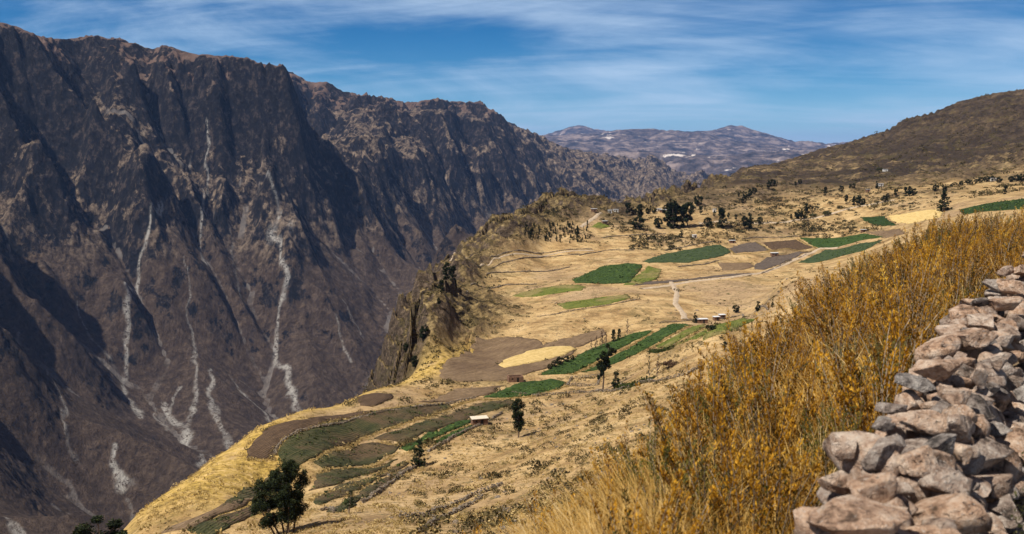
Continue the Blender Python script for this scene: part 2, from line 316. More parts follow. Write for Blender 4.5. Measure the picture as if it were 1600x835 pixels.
# ------------------------------------------------------------------ the far canyon wall
WP=[(-250,10,2500),(-100,25,2600),(0,38,2750),(60,62,2850),(110,95,2900),(200,96,3300),(245,76,3600),(280,80,3700),(330,86,3700),(400,98,3650),(440,110,3560),(465,114,3480),
(130,60,4500),(180,62,4600),(235,76,4500),(500,165,3400),(550,205,3300),(600,255,3220),(650,305,3150),(690,350,3060),(715,400,2980),
(485,130,5300),(515,132,5350),(545,152,5300),(600,156,5500),(645,164,5500),(680,156,5650),(720,160,5650),(750,163,5600),(785,190,5800),(840,214,6200),(880,232,6500),(950,243,7000),(1000,252,7200),(1040,266,7500),(1080,290,7700),
(590,600,2900),(500,640,2650),(330,714,2230),(212,795,1880),(560,520,2950),(620,470,3150),
(0,440,2050),(60,480,2030),(130,545,1990),(200,605,1960),(270,665,1930),(320,712,1960),(0,560,1750),(100,640,1680),(0,700,1430),(150,740,1600),(0,830,1240),(200,800,1620),(100,830,1350),(250,740,1800),
(30,420,2350),(150,560,2220),(250,640,2160),(40,300,2550),(40,180,2720),(150,400,2550),(150,250,2900),(200,150,3150),(300,250,3150),(300,400,2850),(300,520,2600),(400,350,3050),(400,500,2800),(400,600,2570),(480,400,3100),(480,520,2850),(440,230,3300),(360,170,3420),
(560,300,3300),(600,400,3250),(530,450,3020),(650,430,3500),(700,420,3900),(720,370,4300),(780,370,4700),(640,240,4500),(600,220,4400),(560,190,4300),(720,270,4700),(800,300,5000),(850,325,5300),(760,220,5150),(680,200,5050),(700,330,4400),
(900,290,5900),(950,310,6000),(900,330,5500),(1000,300,6500),(1050,310,6800),(1100,308,7300),(1000,330,6000),(860,260,5800)]
WX=[(-1200,1000,-700),(-600,1150,-710),(-250,1500,-720),(-50,2000,-730),(150,2600,-740),(400,3400,-740),(900,4600,-730),(1500,6000,-700),(2300,7500,-650),(-2500,900,-650),
(-500,900,-640),(0,1600,-660),(400,2400,-680),(900,3500,-680),(1800,4800,-640),(2600,6500,-560),(-3000,4800,300),(-2200,5200,330),(-1000,4700,150),(-900,6500,350),(0,6800,350),(0,8500,300),(1200,9000,200),(2200,9000,60),(3500,9000,-100),(-3500,2600,450),(-3500,8000,500),(-1500,4300,260),(5000,9000,-100),(4000,6000,-400),(-1000,4000,180),(-600,4600,60)]
P=[];V=[]
for px,py,Y in WP:
    u,t=ray(px,py); P.append((u,0.6*math.log(Y))); V.append(t)
for x,y,z in WX: P.append((np.clip(x/y,-0.9,0.9),0.6*math.log(y))); V.append(z/y)
tpsW=TPS(P,V,1e-5)
DXW=16.0; X0,X1,Y0,Y1=-3600,4200,1000,9000
gx=np.arange(X0,X1,DXW); gy=np.arange(Y0,Y1,DXW); GX,GY=np.meshgrid(gx,gy)
z0=tpsW(np.clip(GX/GY,-0.9,0.9),0.6*np.log(GY))*GY
z0=np.maximum(z0,-760)
_YW=np.exp(np.linspace(math.log(1100),math.log(8800),900))
def hitw(px,py):
    u,t=ray(px,py); z=tpsW(np.full(_YW.shape,u),0.6*np.log(_YW))*_YW; k=np.where(z>t*_YW)[0]
    Y=_YW[k[0]] if len(k) else 3000.0
    return u*Y,Y
GUL=[(60,9,1.0,[(437,206),(420,246),(430,271),(445,327),(437,352),(425,372),(425,417),(445,452),(450,504),(463,556),(500,624),(507,645)]),
(45,8,0.9,[(245,215),(225,260),(205,300),(190,360),(180,400),(190,430),(210,480)]),
(30,13,1.0,[(248,472),(262,510),(285,548),(282,602)]),(25,10,0.8,[(298,440),(302,480),(292,520),(285,545)]),
(35,9,0.7,[(330,445),(322,490),(330,530),(345,590),(362,650)]),
(40,6,0.8,[(322,115),(315,190),(305,240),(315,265)]),
(55,13,0.9,[(660,335),(640,352),(618,405),(592,455),(581,510),(578,555),(592,600)]),(20,9,0.6,[(668,360),(640,390),(618,410)]),
(25,9,0.8,[(368,465),(385,500),(420,540),(450,580),(478,625)]),
(30,6,0.7,[(230,470),(238,500),(256,530)]),(30,6,0.7,[(275,455),(262,480),(262,505)]),(25,7,0.7,[(355,440),(370,470),(380,490)]),(25,6,0.6,[(430,600),(455,625),(470,640)]),(25,6,0.6,[(345,560),(350,610),(358,650)]),(25,6,0.6,[(310,640),(330,680),(335,700)]),(30,5,0.6,[(60,440),(90,500),(110,540)]),(30,5,0.6,[(285,300),(292,350),(295,400),(298,440)]),(30,5,0.6,[(520,330),(535,380),(545,430)]),(30,5,0.5,[(355,210),(362,260),(372,300)]),(20,13,1.0,[(166,545),(174,570),(186,588)]),(30,8,0.8,[(300,615),(310,650),(317,692)]),
(45,7,0.6,[(190,655),(198,720),(225,772)]),(25,9,0.8,[(268,695),(285,748)]),(20,8,0.7,[(0,670),(15,700),(28,715)]),
(35,5,0.6,[(105,190),(120,260),(140,310),(160,350)]),(35,5,0.6,[(400,150),(420,190),(435,215)]),(30,5,0.5,[(530,205),(555,260),(560,300)]),
(20,30,0.35,[(765,250),(800,280),(850,312),(870,322)]),(25,8,0.7,[(640,400),(650,440),(655,480)]),(25,7,0.6,[(20,370),(22,400),(30,430)]),
(25,18,0.6,[(432,215),(422,245)]),(20,14,0.5,[(452,210),(447,250)]),(30,12,0.6,[(955,280),(975,310),(985,325)]),(20,10,0.5,[(1010,285),(1030,320)])]
GW=[(dp,w,st,[hitw(*q) for q in pts]) for dp,w,st,pts in GUL]
def pdist(pts,X,Y,wide=False):
    best=np.full(X.shape,1e9); n=len(pts)-1; i=0
    for (ax,ay),(bx,by) in zip(pts[:-1],pts[1:]):
        dx,dy=bx-ax,by-ay; L=dx*dx+dy*dy+1e-9; s=np.clip(((X-ax)*dx+(Y-ay)*dy)/L,0,1); d=np.hypot(X-(ax+s*dx),Y-(ay+s*dy))/((0.55+1.0*(i+s)/n) if wide else 1); best=np.minimum(best,d); i+=1
    return best
hb=sstep(z0,-600,-200)
z0=z0+fbm(GX/800,GY/800,5,21,0.55)*210*hb+fbm(GX/230,GY/230,5,25,0.6)*60*sstep(z0,-740,-500)+fbm(GX/420,GY/420,4,27,0.55,ridge=True)*100*hb
for dp,w,st,pts in GW: z0=z0-dp*np.exp(-(pdist(pts,GX,GY)/(70+dp))**2)
z0=np.minimum(z0,760)
# tougher bands make cliffs, the feet of the wall lie at the angle of scree
hard=fbm(GX/500,GY/500,3,41); band=0.5+0.5*np.sin((z0+60*hard)/58)
nz1=fbm(GX/150,GY/150,4,44,0.6); nz2=fbm(GX/600,GY/600,3,46)
cliffy=sstep(z0,-420,40)*sstep(hard+0.3*band+0.5*nz1,-0.25,0.35)
smax=(0.76+0.30*sstep(z0,-420,-150)+1.4*cliffy+(0.35*band+0.9*np.clip(nz1,-0.2,0.6))*sstep(z0,-520,-250)-0.32*sstep(nz2,0.05,0.3)*(1-sstep(z0,-450,-150))).ravel()
zw,Aw=erode(z0,DXW,85,0.054,0.44,0.045,smax)
print('eroded',time.time()-T0,zw.min(),zw.max())
# keep the crest at the height it has
SKY=[(-300,-40),(-100,20),(0,36),(30,44),(65,60),(110,62),(150,58),(185,62),(235,78),(262,72),(300,86),(345,88),(380,94),(430,108),(462,116),(482,130),(510,128),(530,142),(570,152),(600,154),(640,162),(680,156),(720,160),(750,162),(775,180),(800,196),(840,212),(880,232),(940,243),(1000,254),(1040,268),(1080,288),(1100,300)]
pu=np.array([ray(*q)[0] for q in SKY]); pt=np.array([ray(*q)[1] for q in SKY])
for rep in range(2):
    uu=np.linspace(-0.72,0.21,600); yy=np.exp(np.linspace(math.log(1100),math.log(8500),700)); Us,Ys_=np.meshgrid(uu,yy)
    tt=sample(zw,X0,Y0,DXW,Us*Ys_,Ys_)/Ys_; sk=tt.max(0); dt=np.interp(uu,pu,pt)-sk
    kk=np.exp(-(np.arange(-12,13)/(7.0-4*rep))**2); kk/=kk.sum(); dt=np.convolve(np.pad(dt,12,'edge'),kk,'valid')
    print('skyline error',np.abs(dt).max()*FPX,np.abs(dt).mean()*FPX)
    zw=zw+np.interp(GX/GY,uu,dt)*GY*sstep(zw,-650,150)
LA=np.log10(Aw)
us=np.linspace(-0.80,0.62,1250)
Ys=np.exp(np.concatenate([np.linspace(math.log(1060),math.log(3900),720)[:-1],np.linspace(math.log(3900),math.log(8800),330)]))
U,YY=np.meshgrid(us,Ys); X=U*YY
Z=sample(zw,X0,Y0,DXW,X,YY); L=sample(LA,X0,Y0,DXW,X,YY)
gyy,gxx=np.gradient(zw,DXW); slp=sample(np.hypot(gxx,gyy),X0,Y0,DXW,X,YY)
zm=sample(tpsW.__class__ and z0,X0,Y0,DXW,X,YY)
rockm=sstep(slp,0.62,1.1)
wxx=fbm(X/110,YY/110,3,66)*45; wyy=fbm(X/110,YY/110,3,67)*45
up=sstep(Z,-480,-100)*(1-0.6*sstep(Z,330,430))
Z=Z+fbm((X+wxx)/150,(YY+wyy)/150,4,68,0.55,ridge=True)*26*up*(0.35+0.65*rockm)+fbm((X+wxx)/55,(YY+wyy)/55,5,51,0.6,ridge=True)*(2+13*rockm)*(0.3+0.7*up)+fbm(X/18,YY/18,3,57,0.6)*(0.5+4*rockm)
SCR=np.zeros(X.shape); XW=X+fbm(X/60,YY/60,3,61)*22; YW=YY+fbm(X/60,YY/60,3,63)*22
for dp,w,st,pts in GW:
    m=60; ax=np.array([p[0] for p in pts]); ay=np.array([p[1] for p in pts]); k=(XW>ax.min()-m)&(XW<ax.max()+m)&(YW>ay.min()-m)&(YW<ay.max()+m)
    SCR[k]=np.maximum(SCR[k],st*np.exp(-(pdist(pts,XW[k],YW[k],True)/(w*0.78))**4))
wall_attrs={'flow':L,'scree':SCR,'steep':rockm,'carve':(zm-sample(zw,X0,Y0,DXW,X,YY))}
def wall_material(name,warm=0.0):
    m,t,b=new_mat(name); p=wpos(t); sz=slope_z(t); fl=t.attr('flow'); st=t.attr('steep')
    sx=t.new('ShaderNodeSeparateXYZ'); t.link(p,sx.inputs[0]); z=sx.outputs[2]
    n1=t.noise(p,0.0016,5,0.6,0.3); n2=t.noise(p,0.008,7,0.68,0.2); n3=t.noise(p,0.05,6,0.75); n4=t.noise(t.scale(p,(1,1,0.45)),0.018,8,0.70,0.25)
    rd=t.noise(t.scale(p,(1,1,0.55)),0.006,9,0.62,0.8,'RIDGED_MULTIFRACTAL'); n5=t.noise(t.scale(p,(1,1,0.6)),0.045,9,0.74,0.0)
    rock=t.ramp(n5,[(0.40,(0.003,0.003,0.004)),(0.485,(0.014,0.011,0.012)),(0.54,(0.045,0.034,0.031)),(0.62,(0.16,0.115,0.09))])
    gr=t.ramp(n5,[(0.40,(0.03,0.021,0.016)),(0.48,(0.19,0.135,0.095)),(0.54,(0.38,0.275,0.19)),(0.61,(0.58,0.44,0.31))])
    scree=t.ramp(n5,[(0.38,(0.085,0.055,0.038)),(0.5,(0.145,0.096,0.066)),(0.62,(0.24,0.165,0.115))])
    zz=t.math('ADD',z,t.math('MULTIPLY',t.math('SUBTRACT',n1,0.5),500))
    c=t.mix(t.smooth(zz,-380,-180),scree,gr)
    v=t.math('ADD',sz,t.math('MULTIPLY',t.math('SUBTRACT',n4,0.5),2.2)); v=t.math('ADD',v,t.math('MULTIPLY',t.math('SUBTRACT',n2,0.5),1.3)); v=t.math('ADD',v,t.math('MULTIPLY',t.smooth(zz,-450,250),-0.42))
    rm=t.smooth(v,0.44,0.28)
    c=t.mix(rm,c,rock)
    c=t.mix(t.math('MULTIPLY',t.smooth(rd,0.9,0.3),0.35),c,(0.010,0.008,0.008))
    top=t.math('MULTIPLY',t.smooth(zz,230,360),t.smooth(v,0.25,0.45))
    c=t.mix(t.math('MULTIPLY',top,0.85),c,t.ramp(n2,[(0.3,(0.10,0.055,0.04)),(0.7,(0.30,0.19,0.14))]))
    # pale scree and dry stream beds in the gullies
    wn=t.math('ADD',fl,t.math('MULTIPLY',t.math('SUBTRACT',n4,0.5),1.2))
    ch=t.math('MULTIPLY',t.smooth(wn,4.25,4.6),t.smooth(t.noise(p,0.005,4,0.7),0.42,0.58))
    c=t.mix(t.math('MULTIPLY',ch,0.6),c,(0.34,0.30,0.27))
    sc=t.math('MULTIPLY',t.attr('scree'),t.math('MULTIPLY',t.smooth(t.noise(p,0.09,6,0.85),0.42,0.50),t.math('ADD',0.45,t.math('MULTIPLY',t.smooth(t.noise(p,0.012,4,0.7),0.40,0.55),0.55))))
    c=t.mix(sc,c,(0.60,0.56,0.51))
    t.link(c,b.inputs['Base Color'])
    h=t.math('ADD',t.math('MULTIPLY',n4,1.0),t.math('ADD',t.math('MULTIPLY',n5,0.9),t.math('MULTIPLY',rd,0.25)))
    t.link(t.bump(h,42,1.0),b.inputs['Normal'])
    return m
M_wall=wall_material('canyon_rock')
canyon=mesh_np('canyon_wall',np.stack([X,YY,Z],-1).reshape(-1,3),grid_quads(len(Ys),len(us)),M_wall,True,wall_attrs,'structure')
print('wall',time.time()-T0)
# ------------------------------------------------------------------ mountains at the end of the valley
DP=[(760,222,20000),(840,210,20000),(870,203,24000),(888,196,24000),(910,208,23000),(940,199,22000),(970,208,22000),(1000,206,23000),(1040,210,22000),(1080,214,22000),(1110,213,21000),(1140,207,21000),(1170,213,21000),(1200,224,20000),(1250,227,21000),(1290,227,22000),(1350,225,22000),
(935,205,21500),(860,240,14000),(900,225,15000),(960,225,15500),(1000,220,16000),(1060,232,14500),(1100,240,14000),(1150,225,16500),(1220,238,14500),(1280,240,15000),(1000,260,11500),(1080,285,10500),(1100,296,10000),(1130,280,10600),(1180,262,11500),(1050,275,11000),(900,262,11500),(700,230,16000),(1400,240,16000),(1600,240,18000),(500,200,22000),(1700,200,22000)]
P=[];V=[]
for px,py,Y in DP:
    u,t=ray(px,py); P.append((u,0.6*math.log(Y))); V.append(t)
for x,y,z in [(0,9000,-500),(2200,9000,-620),(5000,9000,-300),(-5000,9000,100),(0,30000,300),(10000,30000,200),(-8000,30000,200),(3000,30000,200),(9000,12000,200),(-8000,14000,200)]:
    P.append((np.clip(x/y,-.9,.9),0.6*math.log(y))); V.append(z/y)
tpsD=TPS(P,V,1e-5); DXD=75.0; XD0,YD0=-9000,8800
gx=np.arange(XD0,14000,DXD); gy=np.arange(YD0,28000,DXD); GX,GY=np.meshgrid(gx,gy)
z0=tpsD(np.clip(GX/GY,-.9,.9),0.6*np.log(GY))*GY; z0=z0+fbm(GX/4200,GY/4200,6,71,0.55)*380+fbm(GX/1100,GY/1100,4,75,0.6)*90
zd,Ad=erode(z0,DXD,45,0.022,0.42,0.06,np.full(z0.size,0.75))
us=np.linspace(-0.30,0.70,800); Ys=np.exp(np.linspace(math.log(9100),math.log(27500),330)); U,YY=np.meshgrid(us,Ys); X=U*YY
Z=sample(zd,XD0,YD0,DXD,X,YY)+fbm(X/260,YY/260,4,81,0.6,ridge=True)*38
def distant_material():
    m,t,b=new_mat('distant_rock'); p=wpos(t); sz=slope_z(t)
    n1=t.noise(p,0.0006,5,0.6,0.4); n2=t.noise(p,0.0035,6,0.65)
    c=t.ramp(n2,[(0.38,(0.018,0.016,0.018)),(0.5,(0.085,0.065,0.062)),(0.62,(0.25,0.19,0.165))])
    c=t.mix(t.smooth(sz,0.86,0.72),c,(0.03,0.025,0.025))
    c=t.mix(t.smooth(t.noise(p,0.0012,6,0.7,0.5),0.60,0.64),c,(0.62,0.54,0.48))
    t.link(c,b.inputs['Base Color']); t.link(t.bump(n2,160,0.7),b.inputs['Normal']); return m
mesh_np('distant_mountains',np.stack([X,YY,Z],-1).reshape(-1,3),grid_quads(len(Ys),len(us)),distant_material(),True,None,'structure')
print('distant',time.time()-T0)
# broad land under everything, out to the horizon
def far_land():
    xs=np.linspace(-40000,45000,60); ys=np.linspace(-9000,58000,60); X,Y=np.meshgrid(xs,ys)
    Z=-820+fbm(X/9000,Y/9000,3,91)*60+0*X
    m,t,b=new_mat('far_land'); p=wpos(t); c=t.ramp(t.noise(p,0.0008,5,0.6),[(0.3,(0.07,0.05,0.035)),(0.7,(0.18,0.13,0.09))]); t.link(c,b.inputs['Base Color'])
    mesh_np('terrain',np.stack([X,Y,Z],-1).reshape(-1,3),grid_quads(60,60),m,True,None,'structure')
far_land()
# ------------------------------------------------------------------ the air
def haze():
    bm=bmesh.new(); bmesh.ops.create_cube(bm,size=1)
    x0,x1,y0,y1,z0,z1=-41000,46000,-10000,59000,-905,1500
    for v in bm.verts: v.co=((x0+x1)/2+v.co.x*(x1-x0),(y0+y1)/2+v.co.y*(y1-y0),(z0+z1)/2+v.co.z*(z1-z0))
    me=bpy.data.meshes.new('haze'); bm.to_mesh(me); o=bpy.data.objects.new('haze',me); COL.objects.link(o); o['kind']='stuff'
    m=bpy.data.materials.new('haze_air'); m.use_nodes=True; t=NT(m.node_tree); t.n.clear(); out=t.new('ShaderNodeOutputMaterial'); v=t.new('ShaderNodeVolumePrincipled')
    v.inputs['Color'].default_value=(0.28,0.48,0.98,1); v.inputs['Density'].default_value=HAZE_D; v.inputs['Anisotropy'].default_value=0.0
    t.link(v.outputs[0],out.inputs['Volume']); me.materials.append(m)
HAZE_D=2.0e-5
haze()
# ------------------------------------------------------------------ naming
def tag(o,label=None,cat=None,group=None,kind=None):
    for k,v in (('label',label),('category',cat),('group',group),('kind',kind)):
        if v: o[k]=v
    return o
def empty(name,loc,rz=0.0,label=None,cat=None,group=None):
    o=bpy.data.objects.new(name,None); COL.objects.link(o); o.location=loc; o.rotation_euler=(0,0,rz); o.empty_display_size=0.2
    return tag(o,label,cat,group)
# ------------------------------------------------------------------ fields of the terraces
def crop_mat(name,c0,c1,c2,ang,row=0.0,patch=None,rough=1.0):
    m,t,b=new_mat(name); p=wpos(t)
    mp=t.new('ShaderNodeMapping'); t.link(p,mp.inputs[0]); mp.inputs['Rotation'].default_value=(0,0,-ang)
    q=mp.outputs[0]; qs=t.scale(q,(0.18,1,1))
    n=t.noise(p,0.8*rough,5,0.75); n2=t.noise(qs,0.7,4,0.65); big=t.noise(p,0.045,4,0.6,0.5)
    f=t.math('ADD',t.math('MULTIPLY',n,0.55),t.math('MULTIPLY',n2,0.45))
    c=t.ramp(f,[(0.36,c0),(0.5,c1),(0.64,c2)])
    if patch: c=t.mix(t.smooth(big,0.46,0.62),c,t.ramp(f,[(0.36,patch[0]),(0.64,patch[1])]))
    wv=t.new('ShaderNodeTexWave',wave_type='BANDS',bands_direction='Y'); t.link(q,wv.inputs[0]); wv.inputs['Scale'].default_value=0.42; wv.inputs['Distortion'].default_value=2.5; wv.inputs['Detail'].default_value=3; wv.inputs['Detail Scale'].default_value=1.5
    c=t.mix(row,c,t.ramp(wv.outputs['Fac'],[(0.2,0.55),(0.8,1.15)]),'MULTIPLY')
    t.link(c,b.inputs['Base Color']); t.link(t.bump(t.math('ADD',f,t.math('MULTIPLY',wv.outputs['Fac'],0.3*row)),1.0,0.9),b.inputs['Normal']); return m
PAL={'green':((0.010,0.022,0.004),(0.035,0.066,0.012),(0.085,0.13,0.028),0.45,None,0.45),
'teal':((0.020,0.032,0.011),(0.042,0.063,0.024),(0.085,0.11,0.045),0.3,None,0.35),
'lime':((0.05,0.065,0.010),(0.12,0.14,0.022),(0.21,0.20,0.045),0.3,((0.12,0.10,0.03),(0.30,0.24,0.09)),0.2),
'olive':((0.022,0.028,0.010),(0.055,0.056,0.020),(0.10,0.085,0.035),0.55,((0.07,0.045,0.025),(0.15,0.10,0.05)),0.0),
'brown':((0.060,0.036,0.020),(0.098,0.060,0.034),(0.15,0.095,0.055),0.6,None,0.0),
'greybrown':((0.07,0.052,0.040),(0.11,0.082,0.064),(0.15,0.115,0.09),0.4,None,0.0),
'fallow':((0.11,0.07,0.038),(0.19,0.125,0.07),(0.28,0.19,0.11),0.3,((0.10,0.062,0.035),(0.20,0.13,0.075)),0.0),
'gold':((0.40,0.27,0.09),(0.58,0.41,0.16),(0.70,0.52,0.24),0.2,None,0.0),
'dark':((0.010,0.020,0.004),(0.02,0.04,0.008),(0.035,0.062,0.013),0.2,None,0.3)}
FIELDS=[('brown',[(387,716),(390,702),(411,675),(429,665),(472,658),(518,650),(565,643),(607,642),(565,651),(525,659),(489,670),(452,680),(439,692),(429,705),(424,718)],'ploughed_field'),
('olive',[(434,712),(439,695),(449,684),(479,674),(528,659),(578,647),(637,637),(677,633),(701,633),(704,638),(660,652),(611,668),(561,685),(522,700),(489,716),(469,728),(446,726)],'field'),
('olive',[(583,687),(630,671),(677,656),(723,640),(752,631),(802,626),(805,631),(769,642),(726,656),(677,673),(640,688),(624,691)],'field'),
('olive',[(487,723),(522,707),(565,694),(591,694),(621,699),(611,710),(584,724),(545,730),(505,733)],'field'),
('green',[(625,703),(644,692),(677,676),(719,660),(734,657),(736,662),(696,678),(667,692),(640,706)],'crop_field'),
('green',[(678,692),(709,677),(739,666),(742,668),(713,682),(686,692)],'crop_field'),
('green',[(756,622),(790,608),(826,597),(869,594),(883,599),(876,608),(840,616),(794,622)],'crop_field'),
('olive',[(484,768),(498,744),(540,733),(598,729),(622,718),(560,746),(520,761)],'field'),
('olive',[(488,786),(500,775),(551,755),(630,722),(638,726),(591,747),(545,772),(505,790)],'field'),
('olive',[(512,800),(551,777),(591,753),(634,731),(650,729),(622,748),(590,767),(562,784),(535,801)],'field'),
('olive',[(345,795),(380,768),(413,750),(442,738),(462,748),(440,764),(405,775),(370,790)],'field'),
('olive',[(292,830),(365,803),(411,778),(440,792),(365,822),(330,838)],'field'),
('fallow',[(250,833),(312,808),(375,783),(408,773),(400,781),(354,802),(296,828)],'ploughed_field'),
('fallow',[(684,590),(693,572),(732,550),(747,529),(790,527),(840,532),(847,540),(923,519),(941,515),(948,524),(901,543),(897,552),(847,578),(790,595),(704,596)],'ploughed_field'),
('gold',[(779,572),(790,563),(829,549),(869,543),(894,543),(900,547),(883,556),(840,567),(790,576)],'stubble_field'),
('brown',[(560,621),(592,615),(610,617),(614,624),(582,636),(560,635)],'ploughed_field'),
('fallow',[(657,629),(715,608),(783,604),(761,618),(711,627)],'ploughed_field'),
('green',[(844,586),(872,572),(903,556),(934,542),(974,527),(993,521),(1016,517),(1017,521),(996,531),(966,546),(935,563),(907,579),(893,585)],'crop_field'),
('green',[(911,582),(939,568),(964,554),(1001,534),(1026,520),(1049,508),(1074,507),(1075,510),(1056,519),(1025,537),(998,552),(964,567),(937,577)],'crop_field'),
('lime',[(1026,542),(1051,528),(1079,512),(1102,507),(1098,513),(1073,526),(1049,541)],'crop_field'),
('lime',[(1052,540),(1079,529),(1101,517),(1105,521),(1086,532),(1058,539)],'crop_field'),
('lime',[(1094,532),(1114,514),(1130,506),(1164,499),(1177,500),(1158,511),(1130,522),(1099,532)],'crop_field'),
('green',[(894,438),(941,417),(981,412),(1004,414),(996,427),(982,443),(941,444),(900,443)],'crop_field'),
('lime',[(974,446),(1000,428),(1013,416),(1034,422),(1028,436),(1001,445)],'crop_field'),
('teal',[(1004,409),(1041,397),(1125,383),(1142,394),(1132,400),(1075,411),(1014,411)],'crop_field'),
('greybrown',[(1138,389),(1154,383),(1180,379),(1202,391),(1176,394),(1148,396)],'ploughed_field'),
('brown',[(1192,380),(1244,375),(1270,387),(1258,390),(1206,391)],'ploughed_field'),
('greybrown',[(1178,415),(1200,403),(1244,395),(1268,393),(1248,400),(1224,411),(1192,422),(1180,421)],'ploughed_field'),
('fallow',[(1122,411),(1170,411),(1178,417),(1156,423),(1130,423)],'ploughed_field'),
('green',[(1250,372),(1352,365),(1380,370),(1344,376),(1310,386),(1280,388)],'crop_field'),
('teal',[(1248,411),(1272,400),(1290,391),(1312,390),(1344,381),(1380,375),(1352,391),(1316,400),(1272,411)],'crop_field'),
('dark',[(1344,340),(1382,338),(1390,347),(1404,352),(1368,353)],'crop_field'),
('gold',[(1388,338),(1440,330),(1475,327),(1468,340),(1420,350),(1396,347)],'stubble_field'),
('dark',[(1500,328),(1560,316),(1620,309),(1620,326),(1506,336)],'crop_field'),
('lime',[(870,476),(924,468),(981,461),(984,466),(951,476),(884,484)],'crop_field'),
('lime',[(800,463),(840,451),(880,446),(916,448),(910,454),(840,464)],'crop_field'),
('greybrown',[(1000,442),(1095,434),(1178,427),(1174,431),(1080,438),(990,447)],'ploughed_field'),
('lime',[(923,355),(936,348),(955,354),(940,358)],'crop_field'),
('fallow',[(1350,362),(1405,358),(1415,365),(1385,372),(1365,366)],'ploughed_field')]
def drape(name,poly,mat,step,off,kind='structure',rel=0.0):
    cu=[Vector((p.x,p.y)) for p in poly]; pts=[]
    n=len(cu)
    for i in range(n):
        a=cu[i]; b=cu[(i+1)%n]; k=max(1,int((b-a).length/step)); pts+=[a+(b-a)*(j/k)+(Vector((perlin((a+(b-a)*(j/k)).x/5,(a+(b-a)*(j/k)).y/5,71),perlin((a+(b-a)*(j/k)).x/5,(a+(b-a)*(j/k)).y/5,73)))*1.3) for j in range(k)]
    if len(pts)<3: return None
    m=len(pts); edges=[(i,(i+1)%m) for i in range(m)]
    P=np.array([(p.x,p.y) for p in pts]); x0,y0=P.min(0); x1,y1=P.max(0)
    gx,gy=np.meshgrid(np.arange(x0+step/2,x1,step),np.arange(y0+step/2,y1,step)); gx=gx.ravel()+_rs.uniform(-.2,.2,gx.size)*step; gy=gy.ravel()+_rs.uniform(-.2,.2,gy.size)*step
    ins=np.zeros(gx.shape,bool)
    for i in range(m):
        xa,ya=P[i]; xb,yb=P[(i+1)%m]; c=((ya>gy)!=(yb>gy))&(gx<(xb-xa)*(gy-ya)/((yb-ya) if yb!=ya else 1e-9)+xa); ins^=c
    vs=pts+[Vector((float(a),float(b))) for a,b in zip(gx[ins],gy[ins])]
    V,E,F,_,_,_=geometry.delaunay_2d_cdt(vs,edges,[],1,1e-4)
    V=np.array([(v.x,v.y) for v in V]); z=shelf(V[:,0]/V[:,1],V[:,1])+off
    if rel: z=z+fbm(V[:,0]/2.2,V[:,1]/2.2,2,97)*rel
    bm=bmesh.new(); bv=[bm.verts.new((a,b,c)) for (a,b),c in zip(V,z)]
    for f in F:
        try: bm.faces.new([bv[i] for i in f])
        except ValueError: pass
    bmesh.ops.recalc_face_normals(bm,faces=bm.faces[:])
    if sum(f.normal.z for f in bm.faces)<0: bmesh.ops.reverse_faces(bm,faces=bm.faces[:])
    for f in bm.faces: f.smooth=True
    # a skirt down into the ground closes the edge
    be=[e for e in bm.edges if e.is_boundary]; r=bmesh.ops.extrude_edge_only(bm,edges=be)
    for v in [g for g in r['geom'] if isinstance(g,bmesh.types.BMVert)]: v.co.z-=off+0.5
    me=bpy.data.meshes.new(name); bm.to_mesh(me); bm.free(); me.materials.append(mat); o=bpy.data.objects.new(name,me); COL.objects.link(o)
    if kind: o['kind']=kind
    return o
FPOLY=[]
for key,pl,nm in FIELDS:
    P3=[hit(*q) for q in pl]
    if any(p is None for p in P3): print('miss',key,pl[0]); P3=[p for p in P3 if p]
    if len(P3)<3: continue
    A=np.array([(p.x,p.y) for p in P3]); A=A-A.mean(0); w,v=np.linalg.eigh(A.T@A); ang=math.atan2(v[1,1],v[0,1])
    c0,c1,c2,row,patch,rel=PAL[key]; mt=crop_mat(key+'_crop',c0,c1,c2,ang,row,patch)
    FPOLY.append((key,P3))
    drape(nm,P3,mt,2.2,0.27+0.12*(rel>0.3)+0.2*(key=='gold'),'structure',rel)
print('fields',time.time()-T0)
# ------------------------------------------------------------------ tracks
def track_mat():
    m,t,b=new_mat('pale_dirt'); p=wpos(t); c=t.ramp(t.noise(p,0.7,5,0.7),[(0.3,(0.30,0.21,0.13)),(0.7,(0.52,0.42,0.31))]); t.link(c,b.inputs['Base Color']); t.link(t.bump(t.noise(p,2,4),0.2),b.inputs['Normal']); return m
M_track=track_mat()
def resample(pts,step):
    out=[pts[0]]
    for a,b in zip(pts[:-1],pts[1:]):
        k=max(1,int((b-a).length/step)); out+=[a+(b-a)*((j+1)/k) for j in range(k)]
    return out
def ribbon(name,pix,w,off=0.42,mat=M_track):
    P3=[h for h in (hit(*q) for q in pix) if h]; P2=resample([Vector((p.x,p.y)) for p in P3],2.0); vs=[]; n=len(P2)
    P2=[P2[max(0,i-2)]*0.25+P2[i]*0.5+P2[min(n-1,i+2)]*0.25 for i in range(n)]
    for i,p in enumerate(P2):
        d=(P2[min(i+1,n-1)]-P2[max(i-1,0)]).normalized(); nr=Vector((-d.y,d.x)); ww=w*(1+0.25*perlin(i*0.3,0.5,3))
        for k in (-0.5,-0.25,0.25,0.5):
            q=p+nr*ww*k; vs.append((q.x,q.y,S(q.x,q.y)+off-(0.5 if abs(k)==0.5 else 0)))
    mesh_np(name,vs,grid_quads(n,4),mat,True,None,'structure')
ribbon('dirt_track',[(1048,441),(1054,450),(1058,458),(1055,475),(1062,483),(1068,490),(1070,500)],3.4)
ribbon('road',[(1000,452),(1080,440),(1140,434),(1190,427),(1230,411),(1262,397),(1284,388),(1312,387)],4.0)
ribbon('path',[(906,356),(918,348),(930,340),(940,333)],3.2)
